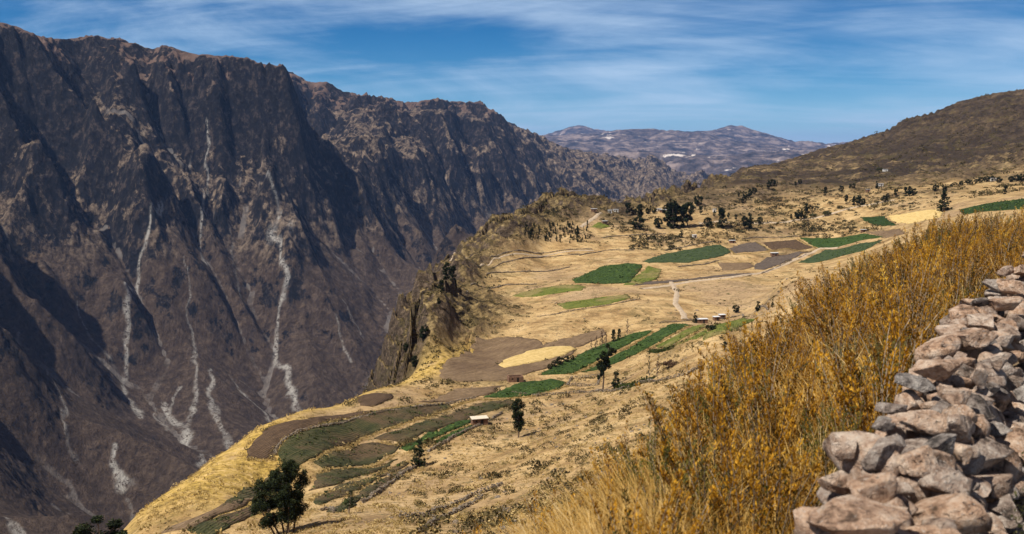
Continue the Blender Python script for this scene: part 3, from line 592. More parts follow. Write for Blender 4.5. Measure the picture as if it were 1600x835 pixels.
ribbon('road',[(1090,350),(1134,347),(1192,349),(1244,344),(1280,340),(1300,334),(1320,328),(1340,323),(1372,318),(1400,313)],4.2)
ribbon('path',[(700,411),(780,404),(860,398),(930,392)],1.2)
#ribbon('road',[(1250,262),(1290,256),(1325,249),(1370,251),(1440,252)],5.0)
print('tracks',time.time()-T0)
# ------------------------------------------------------------------ generic rock and wall shapes
def rock_mesh(seed,sub,cuts=13,rough=0.06,flat=None,pit=0.0):
    rs=np.random.RandomState(seed); bm=bmesh.new(); bmesh.ops.create_icosphere(bm,subdivisions=sub,radius=1)
    V=np.array([v.co[:] for v in bm.verts]); V=np.sign(V)*np.abs(V)**0.72
    for k in range(cuts):
        n=rs.normal(size=3); n/=np.linalg.norm(n); d=rs.uniform(0.40,0.76); s=V@n; ex=np.maximum(s-d,0); V=V-np.outer(ex*0.98,n)
    if flat: 
        s=V[:,2]; V[:,2]=np.where(s>flat,flat+(s-flat)*0.08,s)
    L=np.linalg.norm(V,axis=1,keepdims=True); N=V/L
    d=fbm(V[:,0]*1.7+V[:,2]*1.1,V[:,1]*1.7-V[:,2]*0.9,4,seed%50,0.55)*rough*2+fbm(V[:,0]*6+V[:,2]*5,V[:,1]*6-V[:,2]*4,3,seed%50+7,0.6)*rough*0.6
    if pit: 
        q=fbm(V[:,0]*4+V[:,2]*3,V[:,1]*4-V[:,2]*3,3,seed%40+3,0.6); d=d-pit*np.maximum(-q-0.05,0)*2
    V=V+N*d[:,None]
    F=np.array([[v.index for v in f.verts] for f in bm.faces]); bm.free(); return V,F
# ------------------------------------------------------------------ trees
def leaf_mat(name,dark,mid,light,tr=0.15):
    m,t,b=new_mat(name,0.75,0.15); p=wpos(t)
    oi=t.new('ShaderNodeObjectInfo'); n=t.noise(p,1.1,3,0.6); a=t.attr('tone')
    f=t.math('ADD',t.math('MULTIPLY',n,0.4),t.math('MULTIPLY',a,0.6)); c=t.ramp(f,[(0.25,dark),(0.5,mid),(0.8,light)])
    c=t.mix(0.35,c,t.ramp(oi.outputs['Random'],[(0,(0.6,0.62,0.55)),(1,(1.25,1.15,1.0))]),'MULTIPLY')
    t.link(c,b.inputs['Base Color'])
    tl=t.new('ShaderNodeBsdfTranslucent'); t.link(c,tl.inputs[0]); mx=t.new('ShaderNodeMixShader'); mx.inputs[0].default_value=tr
    t.link(b.outputs[0],mx.inputs[1]); t.link(tl.outputs[0],mx.inputs[2]); t.link(mx.outputs[0],t.n['Material Output'].inputs[0]); return m
M_euc=leaf_mat('eucalyptus_leaf',(0.006,0.010,0.003),(0.013,0.020,0.007),(0.055,0.068,0.024))
M_pine=leaf_mat('conifer_leaf',(0.006,0.011,0.004),(0.013,0.023,0.008),(0.045,0.062,0.022))
M_bush=leaf_mat('bush_leaf',(0.03,0.032,0.012),(0.065,0.065,0.024),(0.12,0.11,0.045))
M_red=leaf_mat('dry_leaf',(0.06,0.03,0.018),(0.11,0.06,0.035),(0.17,0.11,0.06))
def bark_mat(name,a,b_):
    m,t,b=new_mat(name); p=wpos(t); c=t.ramp(t.noise(t.scale(p,(3,3,0.6)),1.5,4,0.7),[(0.3,a),(0.7,b_)]); t.link(c,b.inputs['Base Color']); return m
M_bark=bark_mat('bark',(0.05,0.035,0.025),(0.17,0.12,0.085)); M_dead=bark_mat('dead_wood',(0.10,0.075,0.055),(0.28,0.22,0.17))
def tube(pts,rads,seg=6):
    V=[];F=[];n=len(pts)
    for i,p in enumerate(pts):
        d=(pts[min(i+1,n-1)]-pts[max(i-1,0)]); d=d.normalized() if d.length>1e-9 else Vector((0,0,1)); a=d.orthogonal().normalized(); b=d.cross(a)
        for k in range(seg):
            an=2*math.pi*k/seg; V.append(p+(a*math.cos(an)+b*math.sin(an))*rads[i])
    for i in range(n-1):
        for k in range(seg): F.append((i*seg+k,i*seg+(k+1)%seg,(i+1)*seg+(k+1)%seg,(i+1)*seg+k))
    return V,F
class Acc:
    def __init__(s): s.V=[];s.F=[];s.A=[];s.n=0
    def add(s,V,F,a=None):
        V=np.array([tuple(v) for v in V]) if not isinstance(V,np.ndarray) else V
        s.V.append(V); s.F.append(np.asarray(F)+s.n); s.A.append(np.zeros(len(V)) if a is None else a); s.n+=len(V)
    def mesh(s,name,mat,smooth=False):
        V=np.concatenate(s.V); Q=[f for f in s.F if f.shape[1]==4]; T=[f for f in s.F if f.shape[1]==3]
        o=mesh_np(name,V,np.concatenate(Q) if Q else None,mat,smooth,{'tone':np.concatenate(s.A)},None,np.concatenate(T) if T else None)
        return o
def leaves(rs,C,Rr,n,size,aspect=1.8,up=0.0,shell=0.35):
    """n leaf cards spread through each of the clumps C (centres) with radii Rr (k,3)"""
    k=rs.randint(0,len(C),n); d=rs.normal(size=(n,3)); d/=np.linalg.norm(d,axis=1,keepdims=True); r=rs.rand(n)**shell
    P=C[k]+d*r[:,None]*Rr[k]
    a=rs.normal(size=(n,3)); a[:,2]+=up; a/=np.linalg.norm(a,axis=1,keepdims=True); b=np.cross(a,rs.normal(size=(n,3))); b/=np.linalg.norm(b,axis=1,keepdims=True)
    s=size*rs.uniform(0.6,1.4,n)[:,None]; a=a*s*aspect/2; b=b*s/2
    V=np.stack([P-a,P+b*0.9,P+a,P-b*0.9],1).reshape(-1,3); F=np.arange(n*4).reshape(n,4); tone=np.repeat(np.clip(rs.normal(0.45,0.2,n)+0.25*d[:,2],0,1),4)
    return V,F,tone
def tree_parts(kind,seed,detail=1.0):
    """one unit-high tree: trunk with limbs, crown. returns accumulators"""
    rs=np.random.RandomState(seed); T=Acc(); L=Acc(); C=[];RR=[]
    def branch(p0,p1,r0,r1,bend=0.05,seg=5,n=5):
        pts=[]; off=Vector(rs.normal(size=3)*bend*(p1-p0).length)
        for i in range(n): s=i/(n-1); pts.append(p0.lerp(p1,s)+off*math.sin(math.pi*s))
        V,F=tube(pts,[r0+(r1-r0)*i/(n-1) for i in range(n)],seg); T.add(V,F)
    if kind=='grove':                       # the big eucalyptus clump: several stems
        stems=[(-0.36,0,0.50),(-0.24,0.03,0.66),(-0.10,0.05,0.82),(0.03,0,0.94),(0.12,-0.04,1.0),(0.20,0.04,0.80)]
        for sx_,sy_,h in stems:
            b0=Vector((sx_*0.35,sy_,0)); tp=Vector((sx_*1.0+rs.normal()*0.02,sy_+rs.normal()*0.02,h)); branch(b0,tp,0.013,0.003,0.03,6,7)
            for j in range(int(30*h)):
                z=rs.uniform(0.22,1.0)*h; q=b0.lerp(tp,z/h); an=rs.rand()*6.28; ln=rs.uniform(0.03,0.17)*(1.15-z*0.75); e=q+Vector((math.cos(an)*ln,math.sin(an)*ln*0.9,ln*0.55)); branch(q,e,0.004,0.0015,0.05,4,3)
                C.append(e[:]); rr=rs.uniform(0.04,0.075); RR.append((rr,rr,rr*1.15))
            C.append(tp[:]); RR.append((0.04,0.04,0.06))
        V,F,a=leaves(rs,np.array(C),np.array(RR),int(42000*detail),0.0105,2.0,0,0.5); L.add(V,F,a)
    elif kind=='euc':                       # slender, clumpy
        lean=rs.normal()*0.04
        tp=Vector((lean,0,0.97)); branch(Vector((0,0,0)),tp,0.022,0.004,0.03,7,7); wd=rs.uniform(0.75,1.15)
        for j in range(34):
            z=rs.uniform(0.22,0.98); q=Vector((0,0,0)).lerp(tp,z); an=rs.rand()*6.28; w=0.17*wd*math.sin(math.pi*min(1,(z-0.12)/0.95))**0.6; ln=w*rs.uniform(0.4,1.15); e=q+Vector((math.cos(an)*ln,math.sin(an)*ln,ln*0.6)); branch(q,e,0.007,0.002,0.05,4,3)
            C.append(e[:]); rr=rs.uniform(0.05,0.085); RR.append((rr,rr,rr*1.2))
        V,F,a=leaves(rs,np.array(C),np.array(RR),int(5000*detail),0.021,1.9,0,0.5); L.add(V,F,a)
    elif kind=='tall':                      # bare trunk below, leaning crown above
        tp=Vector((0.10,0,0.93)); mid=Vector((0.0,0,0.45)); branch(Vector((-0.02,0,0)),mid,0.020,0.014,0.01,7,5); branch(mid,tp,0.014,0.004,0.02,6,5); branch(mid,Vector((-0.12,0.03,0.68)),0.010,0.003,0.03,5,4)
        for j in range(36):
            z=rs.uniform(0.46,1.0); ax=mid.lerp(tp,(z-0.45)/0.55) if rs.rand()<0.72 else mid.lerp(Vector((-0.16,0,0.72)),rs.rand()); an=rs.rand()*6.28; ln=rs.uniform(0.02,0.16); e=ax+Vector((math.cos(an)*ln,math.sin(an)*ln,ln*0.3)); branch(ax,e,0.006,0.002,0.05,4,3)
            C.append(e[:]); rr=rs.uniform(0.035,0.065); RR.append((rr,rr,rr))
        for j in range(4): e=Vector((-0.06+rs.normal()*0.03,rs.normal()*0.03,0.30+rs.rand()*0.15)); C.append(e[:]); RR.append((0.035,0.035,0.05))
        V,F,a=leaves(rs,np.array(C),np.array(RR),int(6500*detail),0.018,1.9,0,0.5); L.add(V,F,a)
    elif kind=='cone':                      # dark conifer, wide base
        branch(Vector((0,0,0)),Vector((0,0,0.98)),0.03,0.004,0.01,6,5)
        for j in range(70):
            z=rs.rand()**1.25*0.9+0.05; w=0.34*(1-z)**0.85+0.03; an=rs.rand()*6.28; ln=w*rs.uniform(0.5,1.1); e=Vector((math.cos(an)*ln,math.sin(an)*ln,z+0.02)); branch(Vector((0,0,max(0,z-0.02))),e,0.006,0.002,0.03,3,3)
            C.append(e[:]); rr=rs.uniform(0.03,0.065); RR.append((rr,rr,rr*0.9)); C.append((e*0.55+Vector((0,0,z*0.45)))[:]); RR.append((rr,rr,rr*0.8))
        V,F,a=leaves(rs,np.array(C),np.array(RR),int(4500*detail),0.024,1.8,0.2,0.5); L.add(V,F,a)
    elif kind=='round':                     # dense dark broad tree
        for s in range(3): branch(Vector((0,0,0)),Vector((rs.normal()*0.12,rs.normal()*0.12,0.6)),0.03,0.008,0.04,5,4)
        for j in range(34):
            d=Vector(rs.normal(size=3)).normalized(); z=0.52+d.z*0.38; e=Vector((d.x*0.34,d.y*0.34,z)); C.append(e[:]); rr=rs.uniform(0.07,0.14); RR.append((rr,rr,rr)); branch(Vector((0,0,0.35)),e,0.01,0.003,0.04,3,3)
        V,F,a=leaves(rs,np.array(C),np.array(RR),int(5200*detail),0.032,1.7,0,0.5); L.add(V,F,a)
    elif kind=='column':                    # cypress-like eucalyptus column
        branch(Vector((0,0,0)),Vector((rs.normal()*0.02,0,0.98)),0.025,0.004,0.02,5,5)
        for j in range(34):
            z=rs.uniform(0.08,0.95); w=0.15*math.sin(math.pi*min(1,z*0.92+0.08))**0.5; an=rs.rand()*6.28; ln=w*rs.uniform(0.3,1.1); e=Vector((math.cos(an)*ln,math.sin(an)*ln,z)); branch(Vector((0,0,max(0,z-0.06))),e,0.006,0.002,0.03,3,3); C.append(e[:]); rr=rs.uniform(0.04,0.075); RR.append((rr,rr,rr*1.3))
        V,F,a=leaves(rs,np.array(C),np.array(RR),int(2600*detail),0.028,1.8,0.2,0.5); L.add(V,F,a)
    elif kind=='bare':                      # thin, nearly leafless
        tp=Vector((rs.normal()*0.03,0,1.0)); branch(Vector((0,0,0)),tp,0.020,0.003,0.02,5,6)
        for j in range(34):
            z=rs.uniform(0.12,0.97); q=tp*z; an=rs.rand()*6.28; ln=0.13*(1.15-z)*rs.uniform(0.5,1.2); e=q+Vector((math.cos(an)*ln,math.sin(an)*ln,ln*0.7)); branch(q,e,0.006,0.002,0.05,3,3); C.append(e[:]); RR.append((0.035,0.035,0.045))
        V,F,a=leaves(rs,np.array(C),np.array(RR),int(520*detail),0.020,2.2,0,0.6); L.add(V,F,a)
    elif kind=='bush':
        for s in range(7): 
            an=rs.rand()*6.28; branch(Vector((0,0,0)),Vector((math.cos(an)*0.5,math.sin(an)*0.5,0.6+0.2*rs.rand())),0.02,0.006,0.05,3,3)
        for j in range(26):
            an=rs.rand()*6.28; r=rs.rand()**0.6*0.72; z=0.62*math.sqrt(max(0,1-r*r))*rs.uniform(0.5,1.2); C.append((math.cos(an)*r,math.sin(an)*r,z)); rr=rs.uniform(0.12,0.24); RR.append((rr,rr,rr))
        V,F,a=leaves(rs,np.array(C),np.array(RR),int(1500*detail),0.07,1.8,0.2,0.5); L.add(V,F,a)
    return T,L
PROTO={}
def get_proto(kind,v,leafm,barkm):
    k=(kind,v,leafm.name)
    if k not in PROTO:
        T,L=tree_parts(kind,100+v*17+len(kind)*3,1.0); to=T.mesh('trunk',barkm); lo=L.mesh('crown',leafm)
        PROTO[k]=(to,lo,[0])
    return PROTO[k]
_tr=random.Random(5)
def plant(kind,px,py,hpx,label,cat='tree',name=None,group=None,var=None,leafm=None,barkm=None,wide=1.0,base=None,ymin=110):
    g=base or hit(px,py,ymin)
    if g is None: print('no ground',px,py,label); return
    H=hpx/FPX*g.y*1.02; v=_tr.randrange(3) if var is None else var
    to,lo,used=get_proto(kind,v,leafm or (M_pine if kind=='cone' else M_bush if kind=='bush' else M_euc),barkm or (M_dead if kind=='bare' else M_bark))
    nm=name or {'grove':'eucalyptus_tree','euc':'eucalyptus_tree','tall':'eucalyptus_tree','cone':'conifer_tree','round':'broad_tree','column':'column_tree','bare':'bare_tree','bush':'bush'}[kind]
    r=empty(nm,(g.x,g.y,g.z-0.02*H),0,label,cat,group); sc=Vector((H*wide,H*wide,H)); rz=_tr.uniform(0,6.28) if kind not in('grove','tall') else 0
    for p,src in (('trunk' if kind!='bush' else 'stem',to),('crown' if kind!='bush' else 'foliage',lo)):
        if used[0]<2: o=src; used[0]+=1
        else: o=src.copy(); COL.objects.link(o)
        o.name=p; o.parent=r; o.scale=sc; o.rotation_euler=(0,0,rz)
    return r
plant('grove',447,836,121,'tallest dark eucalyptus clump with several stems, by the lowest left fields',var=0,wide=1.12)
plant('round',158,850,66,'dark bushy tree crown cut off by the bottom edge below the canyon',wide=1.5,base=Vector((ray(158,868)[0]*158,158,ray(158,868)[1]*158)))
plant('cone',655,729,44,'dark cone shaped conifer beside the stone wall under the flat roofed adobe hut')
plant('euc',810,684,62,'clumpy dark eucalyptus alone on the straw slope right of the flat roofed hut',var=1)
plant('tall',943,610,72,'tall eucalyptus with long bare trunk beside the stone corral',var=0)
plant('column',962,608,27,'short dark tree at the foot of the tall bare trunked eucalyptus',wide=1.5)
plant('bare',545,802,38,'leafless brown shrubby tree at the end of the lower stone wall',cat='tree',wide=1.6,name='dry_tree')
plant('bush',1043,576,17,'dark reddish bush on the straw slope above the long stone wall',cat='bush',leafm=M_red,wide=1.3)
plant('bare',1014,592,44,'thin pale dead pole of a tree between the corral and the reddish bush',wide=0.5,name='dead_tree')
plant('bare',1027,589,30,'red brown half dead tree next to the thin pale pole',leafm=M_red,wide=1.0,name='dead_tree')
for i,(x,y,h,k) in enumerate([(924,549,20,'bare'),(931,547,23,'bare'),(940,544,27,'bare'),(946,541,25,'bare'),(958,535,21,'column'),(967,531,18,'column'),(980,522,24,'bare')]):
    nth=['leftmost','second from left','third from left','fourth from left','fifth from left, leafier','sixth from left, leafy','rightmost and palest'][i]
    plant(k,x,y,h,nth+' thin tree in the row above the long green field',group='thin trees along the green field',name='thin_tree' ,leafm=M_red if k=='bare' else None,wide=1.0)
for i,(x,y,h) in enumerate([(859,578,10),(866,575,13),(875,571,15),(885,567,12),(894,563,9)]):
    plant('round',x,y,h,['leftmost','second','middle and largest','fourth','rightmost'][i]+' of five shrubby trees by the golden oval field',group='shrubby trees by the oval field',name='shrubby_tree')
plant('cone',1086,505,17,'dark tree against the left end of the white roofed shed')
plant('round',1150,489,14,'small round tree left of two on the track right of the white roofs')
plant('column',1184,487,16,'darkest of the small trees on the track right of the white roofs',wide=1.6)
plant('column',1207,481,10,'smallest tree at the right end of the track near golden shrubs',wide=1.4)
plant('bush',1111,517,12,'green bush at the tip of the light green field below the sheds',cat='bush',leafm=M_euc)
plant('euc',1132,547,13,'tiny lone tree on the straw slope just left of the golden shrubs',wide=1.4)
for i,(x,y,h) in enumerate([(690,457,20),(698,449,28),(707,439,24)]):
    plant('column',x,y,h,['lower left','middle and tallest','upper right'][i]+' dark tree of the clump on the canyon rim',group='trees on the canyon rim',wide=1.5)
for x,y,h,l in [(661,535,26,'dark tree in the rock cleft of the cliff face'),(634,552,16,'small dark tree low on the left edge of the cliff'),(648,578,22,'dark tree on the lower cliff above the straw field edge'),(686,478,12,'small tree on the rim below the dark clump'),(668,520,10,'lone shrub tree high in the cliff cleft')]:
    plant('euc',x,y,h,l,wide=1.4)
UP=[('euc',981,338,20,'leftmost tall tree on the village skyline'),('round',990,336,13,'small tree right of the leftmost skyline tree'),('euc',1000,344,24,'second tall tree on the village skyline'),('round',997,359,23,'dark broad tree below the village skyline trees'),('round',1028,357,17,'low round tree left of the big dark grove'),
('column',1044,354,38,'leftmost tree of the big dark grove'),('column',1051,357,43,'tallest tree of the big dark grove'),('euc',1059,356,37,'middle tree of the big dark grove'),('column',1067,356,37,'fourth tree from left in the big dark grove'),('euc',1075,354,36,'rightmost tree of the big dark grove'),
('round',1091,322,18,'dark round tree on the saddle against the far canyon'),('cone',1064,372,13,'small conifer in front of the big dark grove'),('round',1106,355,16,'round tree between the grove and the tall column tree'),('column',1127,357,33,'tall dark column tree right of the big dark grove'),
('euc',1163,358,20,'left half of the dark pair right of the column tree'),('column',1171,358,26,'right and taller half of the dark pair beside the village road'),('round',1187,350,11,'small round tree just right of the dark pair'),('euc',1095,336,13,'small tree below the round saddle tree'),('round',1013,335,11,'small tree on skyline left of the grove'),('round',1022,334,9,'lowest tree on skyline left of the grove'),
('column',1160,318,10,'lowest of the diagonal line of trees on the upper slope'),('round',1166,313,13,'second of the diagonal line of trees on the upper slope'),('euc',1172,309,13,'third of the diagonal line of trees on the upper slope'),('round',1178,304,11,'topmost of the diagonal line of trees on the upper slope'),
('column',1154,308,8,'lone tree left of the diagonal line of trees'),('euc',1201,297,14,'left tree of the pair below the rim cliff'),('round',1207,292,12,'right tree of the pair below the rim cliff'),
('column',1260,334,16,'dark upright tree above the village road'),('round',1248,343,16,'broad dark tree above the village road'),('euc',1236,344,9,'little tree left of the broad tree above the village road'),('bush',1270,340,8,'low dark bush above the village road'),('bush',1257,341,7,'low bush between road trees'),
('column',1289,306,14,'single upright tree in the middle of the scrubby slope'),('bush',1292,337,9,'dark bush beside the bend of the village road'),('euc',1322,318,13,'leaning dark tree left of the dark trio'),('column',1334,321,15,'left tree of the dark trio above the road'),('euc',1341,322,17,'middle and tallest of the dark trio above the road'),('round',1347,321,12,'right tree of the dark trio above the road'),
('round',1314,300,10,'small round tree above the scrubby slope'),('euc',1328,296,8,'left of two little trees above the small terraces'),('round',1333,295,9,'right of two little trees above the small terraces'),('round',1382,316,11,'round tree on the road edge right of the dark trio'),('column',1370,295,12,'dark tree beside the upper white farmhouse'),
('euc',1399,308,13,'left tree of the four on the road crest'),('column',1415,307,15,'second tree of the four on the road crest'),('euc',1421,307,15,'third tree of the four on the road crest'),('round',1428,306,12,'right tree of the four on the road crest'),('round',1462,299,11,'round tree above the golden square field'),('round',1476,297,9,'small tree right of the one above the golden square field'),
('cone',1474,331,36,'large dark tree standing right behind the green shrubs on the near ridge'),('column',1570,304,14,'isolated dark upright tree on the right slope'),('euc',1138,342,9,'small tree just behind the column tree'),('euc',1150,345,10,'small tree between the column tree and dark pair'),
('bush',1374,268,7,'dark bush by the hamlet high on the hillside'),('round',1250,288,8,'small tree on the ledge under the hill'),('euc',1243,292,8,'little tree at left end of the ledge under the hill'),('round',1387,309,7,'little tree at the road crest'),('euc',1116,340,10,'small tree behind the left of the column tree'),('round',1040,330,10,'little tree behind the top of the grove')]
for k,x,y,h,l in UP: plant(k,x,y,h,l,cat='bush' if k=='bush' else 'tree',wide=1.25 if k in('column','euc') else 1.0,ymin=600)
plantrow=[(1487,292,6),(1502,290,7),(1512,288,8),(1517,288,7),(1525,287,7),(1532,286,9),(1541,285,11),(1550,284,9),(1561,286,10),(1580,285,10),(1588,284,12),(1596,284,13)]
ordn=['first','second','third','fourth','fifth','sixth','seventh','eighth','ninth','tenth','eleventh','twelfth']
for i,(x,y,h) in enumerate(plantrow): plant('round',x,y,h,ordn[i]+' dark tree from the left in the high row along the right hillside',group='tree row along the right hillside',ymin=600,wide=1.1)
# young plantation on the knoll: thin saplings
cnt=0; rr=random.Random(8)
for i in range(130):
    x=rr.uniform(820,918); y=rr.uniform(350,381)
    if not (350+ (918-x)*0.04<y<382-abs(x-880)*0.12): continue
    plant('bare' if rr.random()<0.25 else 'column',x,y,rr.uniform(4,8),'slender sapling of the young plantation on the knoll',group='saplings of the knoll plantation',name='sapling',wide=1.3,ymin=500,leafm=M_pine); cnt+=1
print('trees',cnt,time.time()-T0)
# ------------------------------------------------------------------ stone material
def stone_mat(name,tints,scale=1.0,pits=0.6):
    m,t,b=new_mat(name,0.9,0.2); tcn=t.new('ShaderNodeTexCoord'); oi=t.new('ShaderNodeObjectInfo')
    p=wpos(t); n=t.noise(p,3.2*scale,6,0.72,0.4); n2=t.noise(p,16*scale,6,0.75); n3=t.noise(p,70*scale,3,0.7); r=t.attr('tone')
    f=t.math('ADD',t.math('MULTIPLY',n,0.45),t.math('MULTIPLY',n2,0.55))
    a=t.ramp(f,[(0.40,tuple(x*0.22 for x in tints[0])),(0.48,tints[0]),(0.60,tints[1])]); c2=t.ramp(f,[(0.40,tuple(x*0.22 for x in tints[2])),(0.48,tints[2]),(0.60,tints[3])])
    c=t.mix(r,a,c2); c=t.mix(t.math('MULTIPLY',t.smooth(n3,0.60,0.68),0.6),c,(0.74,0.68,0.60)); 
    pit=t.smooth(t.noise(p,26*scale,3,0.6),0.38,0.26); c=t.mix(t.math('MULTIPLY',pit,pits),c,(0.05,0.03,0.02))
    lich=t.smooth(t.noise(p,8*scale,5,0.8),0.60,0.68); c=t.mix(t.math('MULTIPLY',lich,0.35),c,(0.28,0.27,0.24))
    t.link(c,b.inputs['Base Color'])
    h=t.math('SUBTRACT',t.math('ADD',t.math('MULTIPLY',n2,1.0),t.math('MULTIPLY',n3,0.35)),t.math('MULTIPLY',pit,0.6*pits)); t.link(t.bump(h,0.055/scale,1.0),b.inputs['Normal']); return m
M_stone=stone_mat('wall_stone',((0.50,0.31,0.20),(0.78,0.60,0.45),(0.22,0.19,0.17),(0.52,0.47,0.42)))
M_fieldstone=stone_mat('field_stone',((0.20,0.14,0.09),(0.38,0.29,0.20),(0.17,0.14,0.11),(0.34,0.29,0.23)),0.12,0.5)
# ------------------------------------------------------------------ low dry stone walls between the terraces
ROCKS=[rock_mesh(i,2,7,0.05) for i in range(10)]
def low_wall(pix,label,h=0.9,w=0.7,closed=False,sz=0.42):
    P3=[q for q in (hit(*p) for p in pix) if q]
    if len(P3)<2: print('nowall',label); return
    if closed: P3.append(P3[0])
    rs=np.random.RandomState(len(label)); A=Acc(); P2=resample([Vector((p.x,p.y)) for p in P3],0.36); mid=P2[len(P2)//2]; o0=np.array([mid.x,mid.y,S(mid.x,mid.y)])
    xs=np.array([p.x for p in P2]); ys=np.array([p.y for p in P2]); zs=shelf(xs/ys,ys); gap=fbm(xs/9,ys/9,2,17)
    for i,p in enumerate(P2):
        hh=h*(0.75+0.9*gap[i]) 
        for lay in range(2 if hh<0.45 else 3):
            V,F=ROCKS[rs.randint(10)]; s=sz*rs.uniform(0.6,1.15)*np.array([rs.uniform(0.8,1.3),rs.uniform(0.8,1.3),rs.uniform(0.55,0.8)]); an=rs.rand()*6.28; c,sn=math.cos(an),math.sin(an)
            Q=V*s*0.62; Q=np.stack([Q[:,0]*c-Q[:,1]*sn,Q[:,0]*sn+Q[:,1]*c,Q[:,2]],1); Q=Q+np.array([p.x+rs.uniform(-w,w)*0.5,p.y+rs.uniform(-w,w)*0.5,zs[i]+0.15+lay*hh*0.38])-o0; A.add(Q,F,np.full(len(Q),rs.rand()))
    o=A.mesh('stone_wall',M_fieldstone,False); o.location=o0; tag(o,label,'stone wall')
low_wall([(565,786),(591,771),(612,755),(630,741),(650,731)],'stone wall between the straw slope and the lowest green strip, left of the dark conifer')
low_wall([(673,705),(709,684),(729,674),(757,662),(785,646)],'stone wall climbing right from the dark conifer past the flat roofed hut')
low_wall([(624,810),(663,809),(690,797),(736,777),(762,768),(785,758)],'curving stone wall low on the straw slope')
low_wall([(657,833),(683,814),(709,802),(752,779)],'lowest stone wall on the straw slope, nearest the golden grass')
low_wall([(837,620),(875,616),(905,614),(934,612),(987,605),(1024,597)],'stone wall passing the foot of the tall bare trunked eucalyptus')
low_wall([(1024,598),(1049,592),(1074,586),(1096,573)],'stone wall running right under the golden shrubs from the green hedge')
low_wall([(429,712),(434,700),(445,688),(489,670),(555,655),(607,643),(706,631),(742,624)],'stone wall along the far side of the large olive field')
low_wall([(503,798),(515,797),(524,802)],'short pale stone wall right of the tallest eucalyptus clump')
low_wall([(886,603),(893,592),(937,588),(934,602)],'square stone corral with open straw floor',closed=True,h=1.1)
low_wall([(840,495),(868,492),(900,485),(950,478),(1000,468)],'dark stone wall under the pale green strip field',h=0.7)
low_wall([(1030,506),(1062,503),(1100,500)],'stone wall behind the long green field by the white roofs',h=0.8)
low_wall([(1120,499),(1160,492),(1200,485)],'stone wall along the track between small trees',h=0.9)
low_wall([(1190,428),(1228,412),(1260,398)],'stone wall beside the pale road through the brown fields',h=0.9)
low_wall([(1160,374),(1200,372),(1240,370),(1290,366)],'stone wall above the brown and green square fields',h=1.0,sz=0.6)
low_wall([(765,404),(850,396),(925,390)],'thin dark wall along the terrace under the knoll',h=0.7,sz=0.5)
for i,pl in enumerate([[(742,412),(800,408),(850,402),(905,398)],[(760,430),(830,425),(890,418)],[(735,447),(790,446),(838,445)],[(905,400),(945,392),(990,392)],[(1040,392),(1080,384),(1118,378)],[(940,372),(990,368),(1040,366)],[(1060,418),(1100,414),(1122,408)]]):
    low_wall(pl,['highest of the three terrace walls on the straw slope under the knoll','middle terrace wall on the straw slope under the knoll','lowest terrace wall on the straw slope under the knoll','short terrace wall right of the plantation foot','terrace wall above the long upper green field','terrace wall below the village trees','little wall left of the small ploughed plot'][i],h=0.8,sz=0.55)
low_wall([(800,614),(840,619)],'stone wall end at the near corner of the short green field',h=0.7)
print('low walls',time.time()-T0)
# ------------------------------------------------------------------ huts
def flat_mat(name,a,b_,sc=2.0,rough=0.85):
    m,t,b=new_mat(name,rough,0.3); tcn=t.new('ShaderNodeTexCoord'); n=t.noise(tcn.outputs['Object'],sc,5,0.7); c=t.ramp(n,[(0.35,a),(0.65,b_)]); t.link(c,b.inputs['Base Color']); t.link(t.bump(n,0.04),b.inputs['Normal']); return m
M_adobe=flat_mat('adobe',(0.12,0.06,0.035),(0.24,0.14,0.09)); M_tin=flat_mat('tin_roof',(0.50,0.50,0.50),(0.78,0.78,0.78),0.7,0.5); M_thatch=flat_mat('pale_roof',(0.50,0.42,0.32),(0.70,0.62,0.50)); M_darkw=flat_mat('dark_opening',(0.012,0.01,0.008),(0.03,0.02,0.015)); M_white=flat_mat('limewash',(0.55,0.50,0.44),(0.75,0.71,0.65))
def box_obj(name,parent,mat,c,s,bev=0.02,tilt=0,jit=0.02):
    bm=bmesh.new(); bmesh.ops.create_cube(bm,size=1)
    for v in bm.verts: v.co=Vector((c[0]+v.co.x*s[0],c[1]+v.co.y*s[1],c[2]+v.co.z*s[2]+v.co.x*tilt))+Vector((_tr.uniform(-jit,jit),_tr.uniform(-jit,jit),_tr.uniform(-jit,jit)))
    bmesh.ops.bevel(bm,geom=bm.edges[:],offset=bev,segments=1,affect='EDGES'); me=bpy.data.meshes.new(name); bm.to_mesh(me); bm.free(); me.materials.append(mat); o=bpy.data.objects.new(name,me); COL.objects.link(o); o.parent=parent; return o
def hut(px,py,wpx,label,roof='tin',wall=None,rz=0.0,h=2.4,ratio=0.6,open_top=False,tilt=0.04,ymin=100):
    g=hit(px,py,ymin)
    if g is None: print('nohut',label); return
    w=wpx/FPX*g.y; d=max(w*ratio,2.2); wall=wall or M_adobe; r=empty('adobe_hut' if wall is M_adobe else 'farmhouse',(g.x,g.y,g.z-0.3),rz,label,'hut' if wall is M_adobe else 'house')
    th=0.35; H=h+0.3
    box_obj('wall',r,wall,(0,-d/2+th/2,H/2),(w,th,H)); box_obj('wall',r,wall,(0,d/2-th/2,H/2),(w,th,H)); box_obj('wall',r,wall,(-w/2+th/2+0.003,0,H/2-0.003),(th,d-2*th,H)); box_obj('wall',r,wall,(w/2-th/2-0.003,0,H/2-0.003),(th,d-2*th,H))
    dr=box_obj('door',r,M_darkw,(w*0.12,-d/2-0.01,0.3+0.85),(0.85,0.06,1.7),0.01)
    if w>4: box_obj('window',r,M_darkw,(-w*0.25,-d/2-0.01,0.3+1.35),(0.6,0.06,0.55),0.01)
    if not open_top: box_obj('roof',r,{'tin':M_tin,'pale':M_thatch}[roof],(0,0,H+0.09),(w+0.5,d+0.6,0.14),0.02,tilt)
    return r
